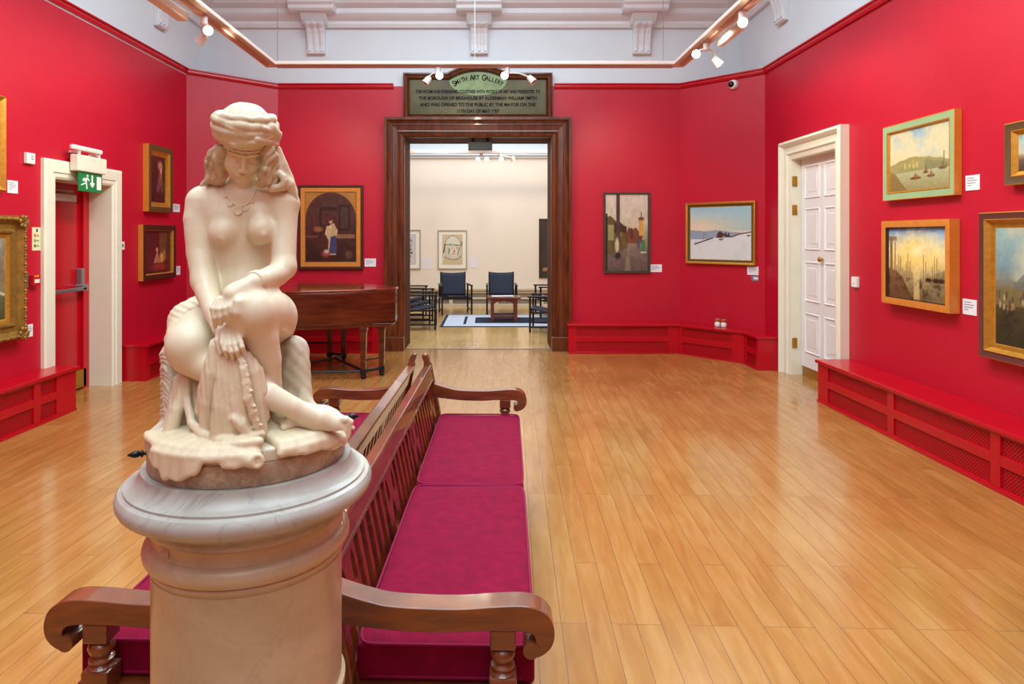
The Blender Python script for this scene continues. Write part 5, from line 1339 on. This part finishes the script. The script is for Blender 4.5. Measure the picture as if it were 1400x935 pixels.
# raised leg (viewer's right)
b.chain([(P(366, 440, .055), .060), (P(368, 434, .005), .057), (P(360, 427, -.06), .052), (P(345, 426, -.118), .0435)], .02)
b.ell(P(343, 427, -.130), (.037, .028, .036), TB, .02)
b.cap(P(366, 446, -.100), P(372, 480, -.060), .012, .010, .016, True)
b.chain([(P(345, 428, -.122), .036), (P(357, 462, -.098), .033), (P(365, 492, -.082), .0275), (P(371, 520, -.064), .0195), (P(378, 552, -.050), .0155)], .012)
b.chain([(P(378, 556, -.046), .0165), (P(384, 572, -.062), .0155), (P(396, 578, -.088), .0125)], .008)
for t in range(5):
    b.chain([(P(388+5.2*t, 576-.6*t, -.086+.006*t), .0075), (P(389+5.6*t, 584-1.5*t, -.104+.006*t), .0068-.0005*t)], .003)
# crossed leg (viewer's left knee, foot at right)
b.chain([(P(300, 445, .045), .062), (P(280, 452, .0), .055), (P(262, 470, -.075), .046)], .02)
b.ell(P(260, 476, -.085), (.040, .036, .040), TB, .02)
b.chain([(P(262, 488, -.078), .036), (P(310, 514, -.10), .030), (P(366, 540, -.105), .0245), (P(400, 557, -.098), .0200), (P(422, 567, -.088), .0178)], .012)
b.chain([(P(420, 566, -.086), .0180), (P(440, 572, -.084), .0205), (P(458, 579, -.080), .0185), (P(470, 584, -.076), .0155)], .012)
b.cap(P(418, 576, -.080), P(432, 584, -.082), .012, .011, .012)        # heel side
for t, (x0, y0, x1, y1, rr) in enumerate(((466, 573, 479, 577, .0070), (469, 580, 482, 585, .0049), (468, 585.5, 481.5, 591, .0047), (466, 590.5, 479, 596.5, .0045), (462, 595, 474, 601, .0043))):
    m0 = ((x0+x1)/2, (y0+y1)/2-1.5)
    b.cap(P(x0, y0, -.082+.002*t), P(*m0, -.086+.001*t), rr+.0014, rr+.0002, .004); b.cap(P(*m0, -.086+.001*t), P(x1, y1, -.082+.001*t), rr, rr*.95, .0015)
# head
b.ell(H(0, -.010, .010), (.046, .056, .052), HF, .012)
b.ell(H(0, .012, -.020), (.0385, .041, .050), HF, .016)
b.ell(H(0, .024, -.050), (.025, .025, .023), HF, .014)
b.ell(H(0, .042, -.0635), (.010, .009, .008), HF, .012)
for sx in (-1, 1):
    b.ell(H(sx*.0178, .0560, -.0070), (.0135, .0110, .0085), HF, .005, True)
    b.ell(H(sx*.0172, .0385, -.0100), (.0108, .0100, .0076), HF, .0008)
    b.cap(H(sx*.0075, .0520, .0045), H(sx*.0275, .0450, .0050), .0032, .0026, .006)
    b.chain([(H(sx*.0075, .0480, -.0140), .0016), (H(sx*.017, .0495, -.0160), .0017), (H(sx*.0265, .0430, -.0130), .0015)], .0012, True)
    b.ell(H(sx*.0235, .034, -.030), (.013, .013, .014), HF, .014)
b.cap(H(0, .0500, .002), H(0, .0605, -.0275), .0038, .0050, .005)
b.ell(H(-.0058, .0575, -.0300), (.0045, .0052, .0038), HF, .003); b.ell(H(.0058, .0575, -.0300), (.0045, .0052, .0038), HF, .003)
for sx in (-1, 1): b.ell(H(sx*.0035, .0600, -.0345), (.0018, .0030, .0016), HF, .001, True)
b.ell(H(0, .0485, -.0450), (.0150, .0060, .0095), HF, .008)
b.cap(H(-.0085, .0515, -.0438), H(0, .0555, -.0418), .0018, .0032, .002); b.cap(H(.0085, .0515, -.0438), H(0, .0555, -.0418), .0018, .0032, .002)
b.cap(H(-.0055, .0525, -.0492), H(.0055, .0525, -.0492), .0034, .0034, .002)
b.chain([(H(-.0125, .0500, -.0455), .0009), (H(0, .0575, -.0458), .0012), (H(.0125, .0500, -.0455), .0009)], .0010, True)
body = b.mesh('body', M_BODY, st, ORG); del b

# ---- headscarf
v = Vol([-.62, 1.27, 1.66], [-.39, 1.50, 1.86], .0016)
v.ell(H(0, -.012, .040), (.051, .052, .039), HF, .012)
v.ell(H(0, -.018, .020), (.052, .058, .045), HF, .012)
def band(u0, rx, rf, tube, tiltx, ph, n=40, f0=-.005, lo=.015):
    pts = []
    for i in range(n+1):
        t = 2*PI*i/n; pts.append(H(rx*math.cos(t), f0+rf*math.sin(t), u0+tiltx*math.cos(t)+lo*math.sin(t)))
    for i in range(n): v.cap(pts[i], pts[i+1], tube*(1+.08*math.sin(i*.7+ph)), tube*(1+.08*math.sin((i+1)*.7+ph)), .0025)
band(.013, .0500, .0560, .0078, .000, 0, lo=.011); band(.025, .0545, .0585, .0088, -.003, 2, lo=.013); band(.037, .0570, .0570, .0092, .002, 4, lo=.015)
band(.049, .0560, .0515, .0090, -.002, 1, lo=.017); band(.059, .0520, .0420, .0080, .002, 5, lo=.018)
band(.031, .0575, .0600, .0052, .014, 3, lo=.014); band(.040, .0570, .0580, .0050, -.014, 5, lo=.016)
for a, r0 in ((H(.052, .024, .046), .014), (H(.057, .008, .028), .014), (H(.046, .030, .058), .011)): v.ell(a, (r0, r0*.9, r0*1.15), HF, .005)
v.chain([(H(.022, .058, .046), .007), (H(.044, .042, .034), .008), (H(.060, .014, .014), .008)], .0015)
v.chain([(H(.036, .044, .064), .006), (H(.056, .024, .050), .007), (H(.066, .000, .030), .007)], .0015)
v.chain([(H(-.050, .028, .030), .006), (H(-.020, .056, .030), .006), (H(.020, .060, .040), .006), (H(.050, .036, .044), .006)], .0015)
# radiating gathers of the cap
def gather(x, y, z):
    X, Y, Z = x-HC[0], y-HC[1], z-HC[2]
    xr = X*r_[0]+Y*r_[1]+Z*r_[2]; xf = X*f_[0]+Y*f_[1]+Z*f_[2]; xu = X*u_[0]+Y*u_[1]+Z*u_[2]
    return .0012*np.sin(np.arctan2(xr, xf+.05)*16)*np.clip((xu-.060)/.01, 0, 1)*1.5+.0002*np.sin(xu*1300+xr*60)*np.clip((.07-xu)/.01, 0, 1)
v.disp([-.62, 1.27, 1.66], [-.39, 1.50, 1.86], gather)
M_SCARF = marble('headscarf_marble', (220, 208, 182), (202, 184, 150), (176, 154, 120), 5, .12, .5, .05)
v.mesh('headscarf', M_SCARF, st, ORG); del v
mb = MB()
for i in range(21):
    t = -.62+1.24*i/20; p = H(.046*math.sin(t*1.45), .004+.0525*math.cos(t*1.3), .0145+.0012*math.sin(i*2))-ORG
    mb.ball(p, .0036, 10)
mb.build('beaded_edge', M_SCARF, st, smooth=60)

# ---- hair
v = Vol([-.64, 1.25, 1.56], [-.34, 1.47, 1.76], .0017)
rng = np.random.RandomState(3)
def lock(pts, r, k=.002, tw=2):
    N = 14; P_ = [np.array(p[0]) for p in pts]; R_ = [p[1] for p in pts]; out = []
    for i in range(N+1):
        t = i/N*(len(pts)-1); j = min(int(t), len(pts)-2); a = t-j
        out.append((P_[j]*(1-a)+P_[j+1]*a, R_[j]*(1-a)+R_[j+1]*a))
    for s in range(4):
        ph = s*1.57
        seg = [(c+RGT*rr*.62*math.cos(tw*1.5*i/N*2+ph)+FWD*rr*.62*math.sin(tw*1.5*i/N*2+ph)+RGT*rr*.35*math.sin(i*.9+ph), rr*.58*(1+.1*math.sin(i*1.7+ph))) for i, (c, rr) in enumerate(out)]
        v.chain(seg, k)
lock([(P(309, 200, -.045), .009), (P(301, 214, -.040), .010), (P(300, 232, -.030), .010), (P(297, 247, -.012), .009)], .01)
lock([(P(304, 200, -.030), .011), (P(295, 212, -.020), .012), (P(294, 232, -.012), .012), (P(287, 249, .0), .010)], .01)
lock([(P(300, 204, -.010), .011), (P(291, 222, .002), .012), (P(287, 242, .010), .010), (P(279, 254, .018), .007)], .01)
lock([(P(303, 222, -.028), .008), (P(303, 238, -.018), .010), (P(298, 250, -.004), .009)], .01, tw=1)
v.ell(P(303, 207, -.050), (.010, .007, .012), TB, .004); v.ell(P(296, 218, -.046), (.009, .007, .010), TB, .004)
lock([(P(365, 200, -.040), .010), (P(369, 214, -.036), .010), (P(366, 232, -.034), .009), (P(364, 250, -.026), .009)], .01)
lock([(P(372, 210, -.025), .009), (P(373, 232, -.020), .010), (P(371, 252, -.012), .009)], .01, tw=1.5)
lock([(P(360, 236, -.022), .008), (P(357, 254, -.010), .008)], .01, tw=1)
v.ell(P(362, 232, -.046), (.0055, .005, .006), TB, .003)
v.mesh('hair', M_HAIR, st, ORG); del v

# ---- scarf end over the shoulder
v = Vol([-.50, 1.27, 1.58], [-.36, 1.50, 1.76], .0017)
v.chain([(P(377, 206, .0), .012), (P(384, 226, .006), .014), (P(392, 244, .018), .014), (P(400, 262, .03), .011), (P(404, 286, .035), .007)], .006)
v.chain([(P(374, 214, -.01), .009), (P(382, 240, -.002), .012), (P(395, 252, .01), .012), (P(402, 272, .022), .009)], .006)
n = 12
for i in range(n):
    t0, t1 = 2*PI*i/n, 2*PI*(i+1)/n
    v.cap(P(377+12*math.cos(t0), 247+10*math.sin(t0), -.014), P(377+12*math.cos(t1), 247+10*math.sin(t1), -.014), .0068, .0068, .003)
v.chain([(P(366, 250, -.016), .007), (P(372, 257, -.016), .008), (P(388, 256, -.006), .008)], .004)
v.mesh('scarf_end', M_SCARF, st, ORG); del v

# ---- necklace and bracelet
from mathutils.bvhtree import BVHTree
_bm = bmesh.new(); _bm.from_mesh(body.data); BV = BVHTree.FromBMesh(_bm); _bm.free()
def on_skin(px, py, lift=.0):
    o = Vector((0, 0, CH))-Vector(ORG); dr = Vector(((px-VX)/F_PX, 1, (VY-py)/F_PX)).normalized()
    loc, nrm, _, _ = BV.ray_cast(o, dr)
    if nrm.dot(dr) > 0: nrm = -nrm
    return loc+nrm*lift, nrm
pend = [(307, 258), (308, 262), (311, 268), (315, 274), (320, 279), (325, 282), (331, 282), (337, 280), (342, 275), (346, 269), (349, 263), (351, 258)]
mb = MB(); mb.tube([on_skin(*p, .0008)[0] for p in pend], .0015, 6); neck = mb.build('necklace', M_BODY, st, smooth=60)
for (x, y), r in (((325, 288), .0095), ((314, 279), .0062), ((336, 285), .0062), ((308, 268), .0045), ((345, 275), .0045)):
    c, nr = on_skin(x, y, .0005); M_ = Matrix.Translation(c) @ nr.to_track_quat('Z', 'Y').to_matrix().to_4x4()
    MB().lathe([(.002, -.001), (r, -.001), (r, .0010), (r*.8, .0018), (r*.7, .0012), (.001, .0016)], 20, M=M_).build('medallion', M_BODY, neck, smooth=40)
wa, wb = P(356, 383, -.100)-ORG, P(345, 386, -.126)-ORG
ax_ = Vector(wb-wa).normalized()
M_ = Matrix.Translation(Vector((wa+wb)/2)) @ ax_.to_track_quat('Z', 'Y').to_matrix().to_4x4()
mb = MB(); prof = [(.0160, -.010), (.0195, -.0095), (.0215, -.006), (.0195, -.002), (.0205, 0), (.0195, .002), (.0215, .006), (.0195, .0095), (.0160, .010)]
mb.lathe(prof, 32, M=M_); mb.build('bracelet', M_BODY, st, smooth=50)

# ---- drapery
v = Vol([-.75, 1.14, 1.10], [-.24, 1.60, 1.50], .0018)
# cloth over hip and thigh, viewer's left
v.ell(P(283, 440, .030), (.066, .058, .044), TB, .02)
v.chain([(P(282, 432, .045), .050), (P(260, 440, .01), .043), (P(248, 464, -.04), .031), (P(250, 488, -.055), .022)], .02)
for k in range(6):
    v.chain([(P(292-6*k, 412+3*k, .00-.004*k), .006), (P(262-4*k, 424+6*k, -.02), .007), (P(240-1.5*k, 448+8*k, -.03), .007), (P(236+1*k, 480+3*k, -.03), .006)], .006)
v.chain([(P(330, 470, .05), .070), (P(330, 520, .05), .080)], .03)
v.cap(P(268, 520, .03), P(265, 580, .02), .040, .045, .02)
v.cap(P(360, 500, .05), P(365, 560, .05), .055, .065, .02)
def fold(pts, k=.004): v.chain([(P(*p[:3]), p[3]) for p in pts], k)
# core of the hanging cloth, kept behind its folds
fold([(302, 480, -.112, .022), (302, 520, -.112, .024), (308, 560, -.112, .028), (320, 592, -.110, .034)], .015)
fold([(328, 486, -.108, .022), (334, 530, -.108, .028), (340, 575, -.100, .034)], .015)
# broad panels falling from the lap
fold([(294, 468, -.124, .009), (287, 495, -.128, .010), (279, 528, -.126, .010), (273, 562, -.116, .009)])
fold([(297, 474, -.132, .011), (292, 510, -.136, .014), (286, 550, -.134, .016), (284, 584, -.128, .015)], .010)
fold([(306, 482, -.142, .009), (302, 515, -.150, .010), (298, 555, -.156, .011), (296, 600, -.156, .012)])
fold([(313, 486, -.142, .011), (314, 520, -.146, .015), (315, 560, -.146, .018), (318, 596, -.142, .020)], .010)
fold([(318, 488, -.150, .006), (320, 520, -.160, .007), (318, 548, -.162, .007), (322, 562, -.158, .006)])
fold([(323, 486, -.144, .009), (328, 520, -.150, .012), (332, 560, -.150, .013), (340, 596, -.146, .014)], .008)
fold([(330, 482, -.134, .010), (344, 510, -.132, .012), (352, 545, -.130, .012), (357, 590, -.126, .013)])
fold([(338, 486, -.124, .009), (352, 506, -.124, .010), (360, 535, -.122, .010), (362, 570, -.114, .010)])
for pts in ([(309, 486, -.158), (306, 520, -.168), (304, 560, -.172), (303, 598, -.172)], [(323, 492, -.160), (325, 525, -.166), (326, 560, -.168), (329, 596, -.164)], [(317, 500, -.162), (316, 540, -.168), (314, 580, -.170)], [(346, 520, -.148), (350, 560, -.148), (354, 592, -.146)]):
    v.chain([(P(p[0], p[1], p[2]-.002), .0068) for p in pts], .005, True)
v.chain([(P(322, 572, -.160), .010), (P(331, 580, -.160), .011), (P(338, 590, -.158), .010)], .006)
v.chain([(P(316, 566, -.172), .005), (P(328, 572, -.176), .006), (P(337, 582, -.174), .005)], .006, True)
# hollow and inner pleats at left
fold([(254, 508, -.070, .009), (249, 535, -.078, .010), (243, 560, -.090, .012), (232, 592, -.100, .014)], .006)
fold([(258, 506, -.070, .008), (256, 545, -.085, .008), (262, 578, -.115, .008), (280, 596, -.145, .009), (302, 603, -.164, .010), (330, 602, -.166, .010), (356, 594, -.155, .009)])
fold([(266, 508, -.060, .009), (268, 545, -.070, .010), (270, 580, -.085, .010)])
fold([(276, 514, -.062, .007), (275, 548, -.072, .008), (280, 582, -.090, .008)])
fold([(250, 520, -.04, .018), (247, 560, -.05, .025), (242, 592, -.06, .03)], .012)
# sheet of cloth pooled over the ground and hanging past its rim
def rimp(ph, r, z): return np.array([PC.x, PC.y, z])+r*(FWD*math.cos(ph)+RGT*math.sin(ph))*np.array([1, 1, 0])
def sheet(ph0, ph1, nn, drop, r_in=.08, rr=.0075):
    nn = int(nn*2.4)
    for i in range(nn):
        f = i/(nn-1); ph = math.radians(ph0+(ph1-ph0)*f); dr = drop(f)*(1+.12*math.sin(ph*37)); q = rr*.8*(1.0+.22*math.sin(ph*52)+.12*math.sin(ph*23+1))
        pts = [(rimp(ph*.85, r_in, 1.172), q*1.4), (rimp(ph*.95, .15, 1.166), q), (rimp(ph, .190, 1.162), q)]
        if dr > 0: pts += [(rimp(ph, .1995, 1.154), q*.85), (rimp(ph+.02*math.sin(ph*20), .2015, 1.154-dr), q*.75)]
        v.chain(pts, .006)
sheet(-82, -58, 6, lambda f: .0, .08, .008)
sheet(-58, -14, 19, lambda f: .036*math.sin(PI*min(1, f*1.15+.05))**.8+.003, .08)
sheet(-14, 4, 8, lambda f: .014, .10, .0075)
fold([(284, 622, -.168, .008), (305, 611, -.178, .009), (330, 607, -.180, .009), (354, 604, -.174, .009)], .003)
fold([(300, 616, -.178, .009), (322, 622, -.186, .011), (345, 630, -.190, .012)], .005)
c0 = P(352, 630, -.196)
for i in range(12):
    t0, t1 = 2*PI*i/12, 2*PI*(i+1)/12
    v.cap(c0+RGT*.008*math.cos(t0)+UPV*.010*math.sin(t0), c0+RGT*.008*math.cos(t1)+UPV*.010*math.sin(t1), .0042, .0042, .002)
v.ell(c0, (.003, .003, .004), None, .002)
# fringed strip lying on the folds
strip = [(329, 490, -.156), (334, 505, -.160), (337, 525, -.162), (339, 545, -.164), (346, 565, -.160), (352, 582, -.156), (357, 600, -.152)]
for (a, c_), w0 in zip(zip(strip[:-1], strip[1:]), (.006, .008, .0085, .008, .007, .0055)): v.cap(P(*a), P(*c_), w0, w0, .003)
rng = np.random.RandomState(5)
for i in range(34):
    t = i/34*(len(strip)-1.001); j = int(t); a = np.array(strip[j])*(1-(t-j))+np.array(strip[j+1])*(t-j)
    if i % 3 == 0: v.ell(P(a[0]+rng.uniform(-2, 2), a[1], a[2]-.010), (.0026, .0035, .0026), None, .001, True)
    else: v.ell(P(a[0]+rng.uniform(-6, -3) if i % 2 else a[0]+rng.uniform(3, 6), a[1], a[2]-.003), (.0034, .0034, .0034), None, .002)
# cloth under the crossed foot
v.ell(P(405, 600, -.085), (.080, .040, .013), TB, .012)
v.ell(P(446, 600, -.055), (.040, .036, .018), TB, .012)
sheet(16, 46, 10, lambda f: .004+.010*f, .09, .009)
sheet(46, 76, 9, lambda f: .014+.010*math.sin(PI*f), .10, .0085)
for k in range(9):
    ph = math.radians(50+3.2*k); v.chain([(rimp(ph, .2020, 1.146), .0052), (rimp(ph, .2035, 1.132-.003*math.sin(k*2)), .0040)], .0015)
# fine pleats over everything
def pleat(x, y, z):
    u = (x-PC.x)*RGT[0]+(y-PC.y)*RGT[1]
    zz = np.clip((1.37-z)/.02, 0, 1)*np.clip((z-1.19)/.02, 0, 1)
    return .0006*np.sin(u*620+z*60)*zz+.0006*np.sin((z+.35*u)*520)*np.clip((z-1.37)/.02, 0, 1)
v.disp([-.75, 1.14, 1.10], [-.24, 1.62, 1.50], pleat)
v.mesh('drapery', M_DRAPE, st, ORG); del v

# ---- rock seat and ground
v = Vol([-.75, 1.14, 1.08], [-.24, 1.66, 1.47], .0025)
v.ell(P(330, 535, .06), (.11, .09, .12), TB, .02)
v.chain([(P(237, 484, .03), .026), (P(238, 520, .03), .026), (P(240, 565, .03), .028)], .02)
v.chain([(P(232, 480, .01), .013), (P(236, 520, .0), .016), (P(238, 570, -.01), .020)], .012)
v.chain([(P(262, 490, .07), .05), (P(262, 560, .07), .055)], .02)
v.chain([(P(402, 482, .03), .030), (P(402, 520, .02), .032), (P(400, 560, .02), .034)], .015)
v.chain([(P(404, 474, .02), .022), (P(412, 500, .01), .016), (P(416, 530, .0), .015), (P(418, 560, -.01), .014)], .015)
v.chain([(P(380, 480, .05), .04), (P(380, 560, .05), .05)], .02)
v.chain([(P(415, 545, -.01), .012), (P(430, 562, -.02), .012), (P(444, 570, -.03), .010)], .012)
def ribs(x, y, z):
    u = (x-PC.x)*RGT[0]+(y-PC.y)*RGT[1]
    return .0016*np.sin(z*560+6*np.sin(u*120)+2*np.sin(z*170))*np.clip((-.085-u)/.02, 0, 1)+.0010*np.sin(x*210+z*90)*np.sin(y*190+z*120)
v.disp([-.75, 1.14, 1.08], [-.24, 1.66, 1.47], ribs)
# rounded rocky ground disc
def disc(x, y, z):
    r = np.sqrt((x-PC.x)**2+(y-PC.y)**2); th = np.arctan2(y-PC.y, x-PC.x)
    q0 = r-(.190+.0016*np.sin(th*9)+.001*np.sin(th*23)); q1 = np.abs(z-1.1475)-(.0100+.0015*np.sin(x*34)*np.sin(y*41))
    return np.minimum(np.maximum(q0, q1), 0)+np.sqrt(np.maximum(q0, 0)**2+np.maximum(q1, 0)**2)-.003
v.comb([PC.x-.2, PC.y-.2, 1.125], [PC.x+.2, PC.y+.2, 1.19], disc, .012)
v.mesh('rock_seat', M_ROCK, st, ORG); del v
pl = MB().lathe([(.190, .0), (.193, .004), (.193, .041), (.190, .044)], 96).build('plinth_band', M_BAND, st, smooth=40)
BRZ = mat('dark_bronze', (34, 40, 38), .35, metal=.6)
for sgn in (-1, 1):
    d = Vector((RGT[0]*sgn, RGT[1]*sgn, 0)) if sgn < 0 else Vector((RGT[0]*sgn, RGT[1]*sgn, 0))
    if sgn < 0: d = Vector((-.90, -.43, 0)).normalized(); z = .032
    else: d = Vector((.93, .37, 0)).normalized(); z = .060
    M_ = Matrix.Translation(d*.185+Vector((0, 0, z))) @ d.to_track_quat('Z', 'Y').to_matrix().to_4x4()
    MB().lathe([(.003, 0), (.004, .006), (.0035, .012), (.0075, .014), (.0075, .016), (.004, .018), (.0065, .022), (.0072, .027), (.005, .033), (.0015, .040)], 16, M=M_).build('turning_handle', BRZ, pl, smooth=50)
